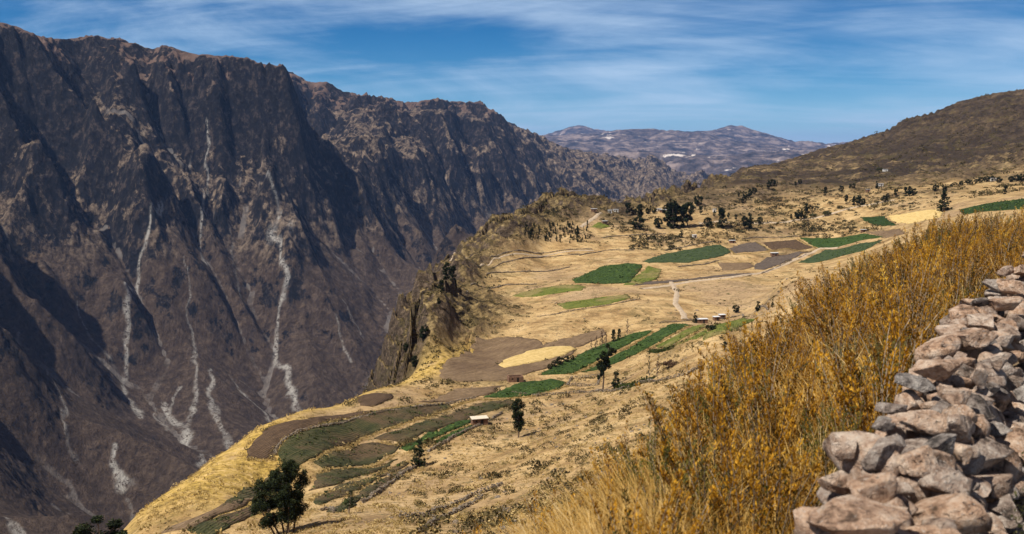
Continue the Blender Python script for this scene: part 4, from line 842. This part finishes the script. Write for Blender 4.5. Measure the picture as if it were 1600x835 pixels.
hut(749,663,25,'flat pale roofed adobe hut beside the dark green strip field',roof='pale',rz=R(14),h=2.0,ymin=200)
hut(805,596,24,'roofless adobe hut with open top on the brown field',rz=R(12),h=2.1,open_top=True)
hut(1097,505,16,'long white tin roofed shed at the end of the long green field',roof='tin',rz=R(4),h=2.0,ratio=0.5)
hut(1119,501,9,'left small white roofed shed right of the long shed',roof='tin',rz=R(10),h=1.9)
hut(1128,498,9,'right small white roofed shed nearest the track trees',roof='tin',rz=R(10),h=2.0)
hut(1144,380,9,'small white roofed hut above the grey brown square field',roof='tin',rz=R(3),h=2.0,ymin=400)
hut(1210,400,11,'pale roofed hut between the two brown fields',roof='tin',rz=R(3),h=2.2,ymin=400)
hut(1349,363,8,'pale hut at the upper edge of the dark green field',roof='tin',rz=R(2),h=2.0,ymin=400)
for x,y,w,l,wl in [(945,350,8,'white roofed house below the path on the knoll',0),(928,331,9,'leftmost house on the village skyline',0),(962,332,8,'pale house right of the top of the path',1),(953,333,6,'small house at the top of the path',1),(1036,332,10,'long low tin roofed house behind the grove',0),(1085,372,6,'tiny pale hut below the grove',1),(1116,331,5,'tiny white hut on the scrubby slope',1),(1375,291,9,'white farmhouse beside the upper dark tree',1),(1383,268,7,'hamlet house high on the hillside',1),(1552,283,10,'pale house hidden in the hillside tree row',1),(1356,300,6,'small ruined hut above the golden terrace',0),(1030,330,7,'little house at the village skyline left of the grove',1)]:
    hut(x,y,w,l,roof='tin',wall=M_white if wl else None,rz=R(_tr.uniform(-10,15)),h=2.3,ymin=500)
print('huts',time.time()-T0)
# ------------------------------------------------------------------ scrub, stones and tufts of the slopes (nobody could count them)
def in_fields(x,y):
    ins=np.zeros(x.shape,bool)
    for key,P3 in FPOLY:
        c=np.zeros(x.shape,bool); n=len(P3)
        for i in range(n):
            a=P3[i]; b=P3[(i+1)%n]; c^=((a.y>y)!=(b.y>y))&(x<(b.x-a.x)*(y-a.y)/((b.y-a.y) if b.y!=a.y else 1e-9)+a.x)
        ins|=c
    return ins
rs=np.random.RandomState(11)
def scatter(n,y0,y1,u0,u1,dens):
    Y=np.exp(rs.uniform(math.log(y0),math.log(y1),n)); u=rs.uniform(u0,u1,n); x=u*Y; keep=(~in_fields(x,Y))&(rs.rand(n)<dens(x,Y,u)); return x[keep],Y[keep]
def clumps(name,xs,ys,size,nl,leafsz,mat,flat=0.6):
    zs=shelf(xs/ys,ys); n=len(xs); s=size*rs.lognormal(0,0.4,n)
    A=Acc(); k=np.repeat(np.arange(n),nl); m=len(k); d=rs.normal(size=(m,3)); d/=np.linalg.norm(d,axis=1,keepdims=True); d[:,2]=np.abs(d[:,2])*flat
    r=(0.5+0.5*rs.rand(m))[:,None]; P=np.stack([xs[k],ys[k],zs[k]],1)+d*r*s[k][:,None]
    a=rs.normal(size=(m,3)); a[:,2]+=0.5; a/=np.linalg.norm(a,axis=1,keepdims=True); b=np.cross(a,rs.normal(size=(m,3))); b/=np.linalg.norm(b,axis=1,keepdims=True); q=(leafsz*s[k]*rs.uniform(0.6,1.4,m))[:,None]
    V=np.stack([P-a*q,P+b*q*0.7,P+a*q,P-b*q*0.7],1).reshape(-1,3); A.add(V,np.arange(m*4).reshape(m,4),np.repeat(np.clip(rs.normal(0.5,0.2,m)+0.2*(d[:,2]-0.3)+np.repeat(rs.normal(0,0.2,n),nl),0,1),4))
    return tag(A.mesh(name,mat),kind='stuff')
M_scrub=leaf_mat('scrub_leaf',(0.035,0.028,0.012),(0.085,0.066,0.026),(0.17,0.13,0.055)); M_tuft=leaf_mat('dry_tuft',(0.22,0.15,0.05),(0.46,0.33,0.13),(0.66,0.50,0.24),0.3)
x,y=scatter(16000,130,420,-0.2,0.34,lambda x,y,u:0.55*sstep(fbm(x/16,y/16,3,141),-0.05,0.25)*sstep(u+0.2+ (y-150)/900,0.1,0.2)); clumps('scrub',x,y,0.75,26,0.17,M_scrub)
x,y=scatter(9000,330,760,-0.22,0.1,lambda x,y,u:sstep(-rim_signed(x,y),-12,10)*sstep(fbm(x/20,y/20,3,143),-0.2,0.2)); clumps('scrub',x,y,1.1,22,0.18,M_scrub)
x,y=scatter(30000,700,1900,-0.02,0.6,lambda x,y,u:0.6*sstep(fbm(x/45,y/45,4,145),-0.12,0.12)); clumps('scrub',x,y,1.9,14,0.22,M_scrub)
x,y=scatter(7000,430,760,0.0,0.42,lambda x,y,u:0.35*sstep(fbm(x/24,y/24,3,147),0.1,0.3)); clumps('scrub',x,y,0.9,16,0.2,M_scrub)
x,y=scatter(26000,130,360,-0.42,0.3,lambda x,y,u:0.8*sstep(fbm(x/12,y/12,3,149),-0.3,0.1)); clumps('dry_grass',x,y,0.42,14,0.22,M_tuft,0.9)
x,y=scatter(7000,135,520,-0.15,0.34,lambda x,y,u:0.5*sstep(fbm(x/14,y/14,3,151),0.05,0.3))
A=Acc(); z=shelf(x/y,y)
for i in range(len(x)):
    V,F=ROCKS[i%10]; s=0.30*rs.lognormal(0,0.45); A.add(V*s*np.array([1,1,0.6])+np.array([x[i],y[i],z[i]+0.05*s]),F,np.full(len(V),rs.rand()))
tag(A.mesh('loose_stones',M_fieldstone),kind='stuff')
def patch_scrub(boxes):
    X=[];Y=[]
    for x0,x1,y0,y1,n in boxes:
        for k in range(n):
            h=hit(rs.uniform(x0,x1),rs.uniform(y0,y1),500)
            if h: X.append(h.x); Y.append(h.y)
    X=np.array(X); Y=np.array(Y); ok=~in_fields(X,Y); return X[ok],Y[ok]
x,y=patch_scrub([(985,1062,368,392,110),(1095,1340,346,364,190),(1190,1340,298,338,190),(840,905,322,345,50),(1100,1220,290,338,110),(935,1010,342,362,60),(1340,1470,308,330,70)])
clumps('scrub',x,y,1.9,46,0.15,leaf_mat('dark_scrub_leaf',(0.014,0.014,0.006),(0.035,0.033,0.013),(0.08,0.07,0.03)))
# golden grassy banks between the fields, and the green hedge
def bank(pix,w,h,mat,name='grass_bank',n=9,step=0.5,kind='stuff',size=0.3):
    P3=[q for q in (hit(*p) for p in pix) if q]
    if len(P3)<2: return
    P2=resample([Vector((p.x,p.y)) for p in P3],step); xs=np.repeat([p.x for p in P2],n)+rs.normal(0,w/2,len(P2)*n); ys=np.repeat([p.y for p in P2],n)+rs.normal(0,w/2,len(P2)*n)
    return xs,ys
bx=[];by=[]
for pix,w in [([(489,722),(522,704),(561,688),(611,670),(660,654),(706,636),(742,626)],1.2),([(440,690),(480,672),(528,657),(578,646),(637,636),(700,631)],0.8),([(424,720),(434,700),(445,686)],1.2),([(591,692),(624,697),(650,690)],1.4),([(500,737),(545,733),(590,727),(615,712)],1.0),([(482,784),(540,764),(600,738),(640,722)],1.0),([(640,709),(670,694),(700,680),(737,664)],0.8),([(893,586),(937,565),(968,549),(1000,532),(1020,519)],0.8),([(1000,553),(1027,539),(1058,520),(1079,509)],0.8),([(1049,542),(1077,528),(1102,514)],0.8),([(1086,535),(1108,520),(1118,510)],0.8),([(740,626),(790,624),(840,619),(885,604)],0.8),([(387,718),(405,720),(425,720)],1.2),([(1138,388),(1148,398)],0.8),([(1180,378),(1204,392)],0.8),([(1146,398),(1206,393),(1272,391)],0.8),([(1246,374),(1277,389)],0.8)]:
    r=bank(pix,w,0.4,None)
    if r: bx.append(r[0]); by.append(r[1])
clumps('dry_grass',np.concatenate(bx),np.concatenate(by),0.34,9,0.25,M_tuft,0.9)
bx=[];by=[]
for key,P3 in FPOLY:
    Q=resample([Vector((p.x,p.y)) for p in P3+[P3[0]]],2.2)
    for q in Q:
        if perlin(q.x/9,q.y/9,181)>0.02 and rs.rand()<0.7: bx.append(q.x+rs.normal()*0.6); by.append(q.y+rs.normal()*0.6)
clumps('scrub',np.array(bx),np.array(by),0.62,22,0.2,M_scrub,0.9)
x,y=scatter(420,135,330,-0.12,0.3,lambda x,y,u:0.8*sstep(fbm(x/30,y/30,2,183),-0.3,0.1)); clumps('scrub',x,y,1.25,90,0.12,M_scrub,0.85)
# the crops themselves, standing on their fields
def crops():
    groups={'green':([],[]),'olive':([],[]),'lime':([],[])}
    for key,P3 in FPOLY:
        g={'green':'green','teal':'green','dark':'green','lime':'lime','olive':'olive'}.get(key)
        if not g: continue
        xs=[p.x for p in P3]; ys=[p.y for p in P3]; x0,x1,y0,y1=min(xs)-1,max(xs)+1,min(ys)-1,max(ys)+1; ym=(y0+y1)/2; d={'green':1.1,'lime':0.7,'olive':1.3}[g]*min(1,(380/ym)**1.2); n=int((x1-x0)*(y1-y0)*d); n=min(n,14000)
        x=rs.uniform(x0,x1,n); y=rs.uniform(y0,y1,n); c=np.zeros(n,bool); m=len(P3)
        for i in range(m):
            a=P3[i]; b=P3[(i+1)%m]; c^=((a.y>y)!=(b.y>y))&(x<(b.x-a.x)*(y-a.y)/((b.y-a.y) if b.y!=a.y else 1e-9)+a.x)
        c&=fbm(x/6,y/6,2,171)>(-0.35 if g=='green' else -0.05); groups[g][0].append(x[c]); groups[g][1].append(y[c])
    for g,(mat,sz) in {'green':(leaf_mat('crop_leaf',(0.012,0.024,0.005),(0.05,0.092,0.018),(0.15,0.21,0.055)),0.55),'lime':(leaf_mat('young_leaf',(0.04,0.055,0.008),(0.12,0.14,0.024),(0.25,0.25,0.06)),0.4),'olive':(leaf_mat('sparse_leaf',(0.015,0.026,0.006),(0.045,0.06,0.016),(0.10,0.11,0.035)),0.45)}.items():
        x=np.concatenate(groups[g][0]); y=np.concatenate(groups[g][1]); print(g,len(x)); clumps('crop_rows',x,y,sz,7,0.30,mat,0.8)
crops()
M_hedge=leaf_mat('hedge_leaf',(0.016,0.026,0.005),(0.04,0.055,0.010),(0.09,0.10,0.025))
def hedge(pix,w,label,nm='hedge'):
    r=bank(pix,w,0,None,n=7,step=0.6); o=clumps(nm,r[0],r[1],0.8,26,0.16,M_hedge); del o['kind']; tag(o,label,'hedge')
hedge([(968,607),(985,604),(1000,600),(1018,594)],1.6,'low dark green hedge right of the tall bare trunked eucalyptus')
hedge([(1016,549),(1050,545)],0.9,'thin green hedge at the lower edge of the light green strips')
print('scrub',time.time()-T0)
# ------------------------------------------------------------------ the dry stone wall at the viewer's right
WL=[(-0.12,0.9),(0.42,2.0),(0.97,2.9),(1.49,3.85),(2.20,5.0),(3.25,6.7),(4.75,8.7),(6.6,10.8),(9.0,13.0)]
def wl(s):
    """left top edge of the wall at path parameter s in metres, and the direction there"""
    acc=0
    for a,b in zip(WL[:-1],WL[1:]):
        L=math.hypot(b[0]-a[0],b[1]-a[1])
        if s<=acc+L or b is WL[-1]:
            f=(s-acc)/L; return Vector((a[0]+(b[0]-a[0])*f,a[1]+(b[1]-a[1])*f)),Vector(((b[0]-a[0])/L,(b[1]-a[1])/L))
        acc+=L
def ztop(y): return -1.16+0.034*(y-2.9)
wall_root=empty('dry_stone_wall',(0.86,2.9,-1.9),0,'thick wall of pinkish and grey volcanic stones at the lower right','stone wall')
wr=Vector(wall_root.location)
def put_stone(name,V,F,mat,tone,smooth=True):
    A=Acc(); A.add(V-np.array(wr),F,np.full(len(V),tone) if np.isscalar(tone) else tone); o=A.mesh(name,mat,smooth); o.parent=wall_root; return o
def rotm(ax,ay,az):
    return np.array(Matrix.Rotation(az,3,'Z')@Matrix.Rotation(ay,3,'Y')@Matrix.Rotation(ax,3,'X'))
# big cap stones, as they lie: (px, py of the middle, width px, height/width, depth/width, turn, tilt, tone 0 warm..1 grey, flat top)
CAPS=[(1335,812,225,0.42,0.75,20,4,0.08,0.62,0.05),(1362,765,120,0.55,0.8,35,-14,0.05,0.5,0.04),(1308,752,60,0.8,0.8,10,0,0.2,None,0.10),(1385,712,78,0.85,0.7,25,-8,0.75,0.6,0.05),(1322,705,44,0.9,0.8,0,0,0.35,None,0.05),
(1437,717,76,0.75,0.8,30,8,0.15,None,0.22),(1474,694,58,0.55,0.8,10,-10,0.95,0.6,0.04),(1438,657,118,0.34,0.65,22,0,0.15,0.7,0.16),(1376,664,44,0.6,0.8,40,0,0.9,None,0.05),(1500,665,56,0.8,0.8,0,6,0.5,None,0.08),
(1392,640,60,0.4,0.8,10,5,0.8,0.6,0.05),(1490,618,58,0.55,0.8,-20,12,0.25,None,0.10),(1436,602,66,0.5,0.8,15,6,0.98,0.5,0.03),(1466,575,104,0.40,0.75,18,3,0.10,0.42,0.03),(1532,588,36,1.1,0.9,0,0,0.3,None,0.08),
(1524,530,84,0.5,0.75,-25,-16,0.12,0.6,0.06),(1480,538,34,0.5,0.8,0,0,0.5,None,0.05),(1535,500,66,0.38,0.8,20,0,0.35,0.6,0.08),(1560,562,40,0.8,0.9,20,0,0.4,None,0.08),(1566,478,56,0.5,0.8,-10,-8,0.05,0.6,0.05),
(1530,474,40,0.5,0.8,0,0,0.9,None,0.06),(1582,450,66,0.42,0.8,15,5,0.06,0.6,0.05),(1552,446,36,0.5,0.8,0,0,0.8,None,0.06),(1596,424,40,0.5,0.8,30,0,0.1,None,0.06),(1572,424,28,0.5,0.8,30,0,0.3,None,0.06),(1610,400,40,0.5,0.8,30,0,0.2,None,0.06)]
rs=np.random.RandomState(23)
for i,(px,py,w,hr,dr,rz,tilt,tone,flat,pit) in enumerate(CAPS):
    u,t=ray(px,py); Y=(-1.16-0.034*2.9-0.06)/(t-0.034); W_=w/FPX*Y/2
    V,F=rock_mesh(300+i,5 if w>50 else 4,13,0.03,flat,pit)
    M=rotm(R(rs.uniform(-6,6)),R(tilt),R(rz)); Q=(V*np.array([W_*1.12,W_*dr*1.12,W_*hr*1.35]))@M.T
    put_stone('stone',Q+np.array([u*Y,Y,t*Y]),F,M_stone,tone)
# courses below: right face, left face, core
FILL=Acc(); nst=0; big=[]
for k in range(420):
    s=rs.uniform(0.6,12); p,d=wl(s); q=p+Vector((d.y,-d.x))*(0.62+abs(rs.normal())*0.25); sz=rs.uniform(0.03,0.08); big.append((0.6*sz/p.y,rs.randint(40),np.array([sz*1.2,sz,sz*0.7]),rotm(rs.uniform(-.4,.4),rs.uniform(-.4,.4),rs.uniform(0,6.28)),np.array([q.x,q.y,S(q.x,q.y)+0.03]),0.5+0.5*rs.rand()))  # rubble kept to darker grey tones: corner dimness painted into the stones
for s in np.arange(0.0,16.5,0.135):
    p,d=wl(s); nrm=Vector((d.y,-d.x)); zt=ztop(p.y)-0.17; zr=-1.95+0.04*p.y
    for lay in range(6):
        z=zt-lay*0.15
        if z<zr-0.25: break
        for off in ((0.03,0.17,0.33+0.05*lay) if lay<2 else (0.0,0.33+0.04*lay,0.38+0.06*lay)):
            sz=rs.uniform(0.05,0.115)*(1.0 if rs.rand()<0.85 else 1.7); q=p+nrm*(off+rs.uniform(-0.03,0.03))+d*rs.uniform(-0.07,0.07)
            seed=rs.randint(40); sc=np.array([sz*rs.uniform(1.0,1.4),sz*rs.uniform(0.9,1.2),sz*rs.uniform(0.65,0.9)]); M=rotm(rs.uniform(-.3,.3),rs.uniform(-.3,.3),rs.uniform(0,6.28))
            big.append((sz/p.y,seed,sc,M,np.array([q.x,q.y,z+rs.uniform(-0.03,0.03)]),rs.rand()**1.3 if lay else rs.rand()**1.6*0.9))
STN=[rock_mesh(500+i,4,13,0.045,None,0.08 if i%3==0 else 0) for i in range(40)]; STL=[rock_mesh(500+i,3,13,0.045) for i in range(40)]
big.sort(key=lambda b:-b[0])
for i,(_,seed,sc,M,loc,tone) in enumerate(big):
    if i<74: V,F=STN[seed]; put_stone('stone',(V*sc)@M.T+loc,F,M_stone,tone)
    else: V,F=STL[seed]; FILL.add((V*sc)@M.T+loc-np.array(wr),F,np.full(len(V),tone))
f=FILL.mesh('small_stones',M_stone,True); f.parent=wall_root; f['kind']='stuff'
print('wall stones',len(big),time.time()-T0)
# ------------------------------------------------------------------ golden shrubs and straw grass on the near slope
def gold_mat(name,stops,tr=0.35):
    m,t,b=new_mat(name,0.7,0.2); a=t.attr('tone'); p=wpos(t); n=t.noise(p,0.9,4,0.65)
    c=t.ramp(t.math('ADD',t.math('MULTIPLY',a,0.75),t.math('MULTIPLY',t.smooth(n,0.3,0.7),0.28)),stops); t.link(c,b.inputs['Base Color'])
    tl=t.new('ShaderNodeBsdfTranslucent'); t.link(c,tl.inputs[0]); mx=t.new('ShaderNodeMixShader'); mx.inputs[0].default_value=tr
    t.link(b.outputs[0],mx.inputs[1]); t.link(tl.outputs[0],mx.inputs[2]); t.link(mx.outputs[0],t.n['Material Output'].inputs[0]); return m
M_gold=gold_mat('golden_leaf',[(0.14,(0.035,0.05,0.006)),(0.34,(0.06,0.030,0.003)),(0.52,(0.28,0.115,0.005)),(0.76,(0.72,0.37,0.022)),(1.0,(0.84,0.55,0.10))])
M_green=gold_mat('green_leaf',[(0.12,(0.03,0.035,0.006)),(0.35,(0.06,0.065,0.012)),(0.6,(0.12,0.12,0.02)),(0.85,(0.26,0.22,0.05))])
M_twig=bark_mat('twig',(0.06,0.04,0.028),(0.45,0.36,0.26))
M_straw=gold_mat('straw_blade',[(0.1,(0.22,0.12,0.025)),(0.4,(0.50,0.30,0.07)),(0.7,(0.68,0.46,0.16)),(0.95,(0.80,0.62,0.32))],0.4)
def shrub(seed,h=1.0,stems=34,leaves_per=70,spread=0.55,size=0.017):
    """many upright plumes fanning from one root; returns leaf and twig arrays"""
    rs=np.random.RandomState(seed); LV=[];TN=[]; T=Acc()
    for s in range(stems):
        an=rs.rand()*6.28; r=spread*math.sqrt(rs.rand()); base=np.array([math.cos(an)*r*0.25,math.sin(an)*r*0.25,0]); tip=np.array([math.cos(an)*r,math.sin(an)*r,h*(1-0.28*(r/spread)**2)*rs.uniform(0.55,1.15)]); bend=np.array([rs.normal()*0.05,rs.normal()*0.05,0.0])
        def pos(t): t=np.asarray(t)[...,None]; return base+(tip-base)*t+bend*np.sin(t*math.pi)+np.array([0,0,0.06])*np.sin(t*math.pi)
        tt=np.linspace(0,1,6); pp=pos(tt); V,F=tube([Vector(q) for q in pp],list(np.linspace(0.0045,0.0015,6)),3); T.add(V,F)
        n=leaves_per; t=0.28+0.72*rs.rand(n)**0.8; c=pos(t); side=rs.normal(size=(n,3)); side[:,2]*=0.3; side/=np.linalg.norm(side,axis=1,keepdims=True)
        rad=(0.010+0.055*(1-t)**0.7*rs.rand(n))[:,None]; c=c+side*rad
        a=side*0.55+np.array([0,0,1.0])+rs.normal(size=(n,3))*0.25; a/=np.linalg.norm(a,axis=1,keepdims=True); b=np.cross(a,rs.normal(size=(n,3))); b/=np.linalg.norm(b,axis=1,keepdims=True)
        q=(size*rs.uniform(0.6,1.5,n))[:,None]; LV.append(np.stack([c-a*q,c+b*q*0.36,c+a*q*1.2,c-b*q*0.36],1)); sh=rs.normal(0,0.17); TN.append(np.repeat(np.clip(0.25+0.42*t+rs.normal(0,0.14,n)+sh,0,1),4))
    LV=np.concatenate(LV).reshape(-1,3); return LV,np.arange(len(LV)).reshape(-1,4),np.concatenate(TN),T
SHV=[shrub(700+i,1.0,34+5*(i%3),150,0.46+0.06*(i%3),0.0100) for i in range(6)]
SIL=[(600,900),(760,838),(820,792),(900,745),(960,705),(1040,645),(1100,597),(1150,550),(1180,500),(1215,480),(1300,428),(1360,398),(1420,375),(1470,347),(1520,337),(1600,336),(1800,336)]
def max_h(x,y,slack=0):
    """height at which a plant at (x,y) reaches the line where the thicket ends against the valley"""
    u=x/y; px=800+u*FPX*math.cos(PITCH); py=np.interp(px,[q[0] for q in SIL],[q[1] for q in SIL])-slack
    return ray(px,py)[1]*y-S(x,y)
def near_hit(px,py): return hit(px,py,2.0)
def wall_side(x,y):
    """distance to the left of the wall"""
    best=1e9
    for a,b in zip(WL[:-1],WL[1:]):
        dx,dy=b[0]-a[0],b[1]-a[1]; L=math.hypot(dx,dy); s=((x-a[0])*dx+(y-a[1])*dy)/L; s=min(max(s,0),L); ex,ey=x-(a[0]+dx/L*s),y-(a[1]+dy/L*s); d=math.hypot(ex,ey)
        if d<abs(best): best=d if (dx*(y-a[1])-dy*(x-a[0]))>0 else -d
    return best
# the large ones that can be told apart: (x, y, height, label)
BIGS=[(2.55,6.3,1.25,'big twiggy golden shrub beside the wall, pale stems showing, left of the flat tan slab'),(3.9,9.0,1.2,'golden shrub against the wall where the pale end stones start'),(1.15,4.3,0.95,'yellow green shrub in front at the bottom, left of the grey stones'),(0.55,3.6,0.8,'lowest shrub, touching the largest pink block'),(2.9,10.6,1.35,'golden shrub whose dark spires stick out over the light green field'),(4.6,13.2,1.3,'tall golden shrub under the grey brown fields on the crest line'),(6.9,16.5,1.35,'wide golden shrub on the crest below the pale road'),(1.7,7.6,1.1,'golden shrub with tall dark plumes in the middle of the slope'),(9.6,20.5,1.2,'golden shrub just below the green shrubs on the crest'),(0.75,6.2,0.8,'small golden shrub amid the pale straw')]
def place_shrub(i,x,y,h,label,leafm=M_gold,name='golden_shrub'):
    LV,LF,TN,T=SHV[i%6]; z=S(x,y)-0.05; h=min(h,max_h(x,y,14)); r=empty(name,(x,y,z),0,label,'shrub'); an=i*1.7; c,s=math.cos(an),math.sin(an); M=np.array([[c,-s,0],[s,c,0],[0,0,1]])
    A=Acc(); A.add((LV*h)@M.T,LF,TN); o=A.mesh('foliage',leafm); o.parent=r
    A=Acc()
    for V,F in zip(T.V,T.F): A.add((V*h)@M.T,F-F.min())
    o=A.mesh('stem',M_twig); o.parent=r
for i,(x,y,h,l) in enumerate(BIGS): place_shrub(i,x,y,h,l)
for i,(x,y,h,l) in enumerate([(9.4,22.0,1.15,'dark green shrub at the left end of the crest under the large dark tree'),(11.3,24.5,1.35,'rounded dark green shrub on the crest, biggest of the green ones'),(13.2,25.5,1.2,'green shrub on the crest below the dark green hillside field')]): place_shrub(i+20,x,y,h,l,M_green,'green_shrub')
# thicket: everything between, one mass
rs=np.random.RandomState(77); LA_=Acc(); GA=Acc(); TA=Acc(); n=0; tries=0; spots=[]
while tries<9000 and n<250:
    tries+=1; y=math.exp(rs.uniform(math.log(2.6),math.log(30))); x=rs.uniform(-0.25,0.75)*y; ws=wall_side(x,y)
    if ws<0.42 or x/y>0.74: continue
    g=x/y; dens=sstep(g,0.02+0.012*(14-y)*(y<14),0.22)
    if y<5: dens=sstep(g,0.08,0.2)
    if rs.rand()>float(dens)*0.98+0.02: continue
    if any((x-a)**2+(y-b)**2<(0.42+0.020*y)**2 for a,b in spots): continue
    h=rs.uniform(0.6,1.3)*(0.85 if y<5 else 1.0)*(1.0+0.02*max(0,y-10))*(0.75 if g<0.14 else 1); 
    if ws<1.0: h*=0.72
    h=min(h,max_h(x,y,rs.choice([2,6,10,22]))*rs.uniform(0.9,1.0))
    if h<0.28: continue
    z=S(x,y)-0.05; LV,LF,TN,T=SHV[rs.randint(6)]; an=rs.rand()*6.28; c,s=math.cos(an),math.sin(an); M=np.array([[c,-s,0],[s,c,0],[0,0,1]])
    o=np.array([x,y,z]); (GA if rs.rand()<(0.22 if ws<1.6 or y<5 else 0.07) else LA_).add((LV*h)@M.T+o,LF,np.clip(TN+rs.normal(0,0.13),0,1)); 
    for V,F in zip(T.V,T.F): TA.add((V*h)@M.T+o,F-F.min())
    spots.append((x,y)); n+=1
tag(LA_.mesh('golden_thicket',M_gold),kind='stuff'); tag(GA.mesh('green_thicket',M_green),kind='stuff'); tag(TA.mesh('thicket_twigs',M_twig),kind='stuff'); print('shrubs',n,time.time()-T0)
# straw grass
def grass(name,n,fx,mat,lmin=0.25,lmax=0.6,wid=0.0045):
    rs=np.random.RandomState(91); y=np.exp(rs.uniform(math.log(2.2),math.log(34),n)); x=rs.uniform(-0.42,0.70,n)*y
    cl=fbm(x/0.5,y/0.5,2,161); keep=rs.rand(n)<np.clip(0.45+cl*1.6,0.05,1)*fx(x,y); x=x[keep]; y=y[keep]
    ok=np.array([wall_side(a,b)>0.12 for a,b in zip(x,y)]); x=x[ok]; y=y[ok]; n=len(x); z=shelf(x/y,y)-0.02
    pxs=800+x/y*FPX*math.cos(PITCH); pys=np.interp(pxs,[q[0] for q in SIL],[q[1] for q in SIL])-2; bb=(417.5-pys)/FPX; tt_=(-math.sin(PITCH)+bb*math.cos(PITCH))/(math.cos(PITCH)+bb*math.sin(PITCH)); mh=tt_*y-z; ok=mh>0.08; x,y,z,mh=x[ok],y[ok],z[ok],mh[ok]; n=len(x); L=np.minimum(rs.uniform(lmin,lmax,n),mh*1.2)*(1+0.4*np.clip(fbm(x/1.5,y/1.5,2,163),-1,1)); an=rs.normal(2.2,1.0,n); lean=rs.uniform(0.15,0.9,n); dx=np.cos(an)*lean; dy=np.sin(an)*lean; w=wid*(0.6+0.12*y); pa=rs.rand(n)*6.28; wx=np.cos(pa)*w; wy=np.sin(pa)*w
    V=np.zeros((n,8,3)); 
    for k in range(4):
        t=k/3; hx=x+dx*L*t*t; hy=y+dy*L*t*t; hz=z+L*(t-0.28*lean*t*t); ww=(1-t*0.85)
        V[:,2*k]=np.stack([hx-wx*ww,hy-wy*ww,hz],1); V[:,2*k+1]=np.stack([hx+wx*ww,hy+wy*ww,hz],1)
    base=(np.arange(n)*8)[:,None]; F=np.concatenate([base+np.array([2*k,2*k+1,2*k+3,2*k+2]) for k in range(3)]); tone=np.clip(np.repeat(rs.normal(0.5,0.2,n)+0.25*fbm(x/2.2,y/2.2,2,165),8),0,1)
    A=Acc(); A.add(V.reshape(-1,3),F,tone); return tag(A.mesh(name,mat),kind='stuff')
grass('straw_grass',260000,lambda x,y:0.35+0.65*(1-sstep(x/y,0.10,0.26)),M_straw)
grass('golden_grass',90000,lambda x,y:0.9*sstep(fbm(x/3,y/3,2,167),-0.1,0.25),M_gold,0.2,0.5,0.005)
# dark weeds at the foot of the wall, on the path side
def weeds():
    rs=np.random.RandomState(5); C=[];RR=[]
    for i in range(420):
        s=rs.uniform(0.8,11); p,d=wl(s); nrm=Vector((d.y,-d.x)); q=p+nrm*(rs.uniform(0.62,1.8)); z=S(q.x,q.y); hh=rs.uniform(0.0,0.45); C.append((q.x,q.y,z+hh)); r=rs.uniform(0.08,0.18); RR.append((r,r,r))
    V,F,a=leaves(rs,np.array(C),np.array(RR),60000,0.010,1.9,0.3,0.6); A=Acc(); A.add(V,F,a); tag(A.mesh('weeds',M_bush),kind='stuff')
weeds()
print('done',time.time()-T0)
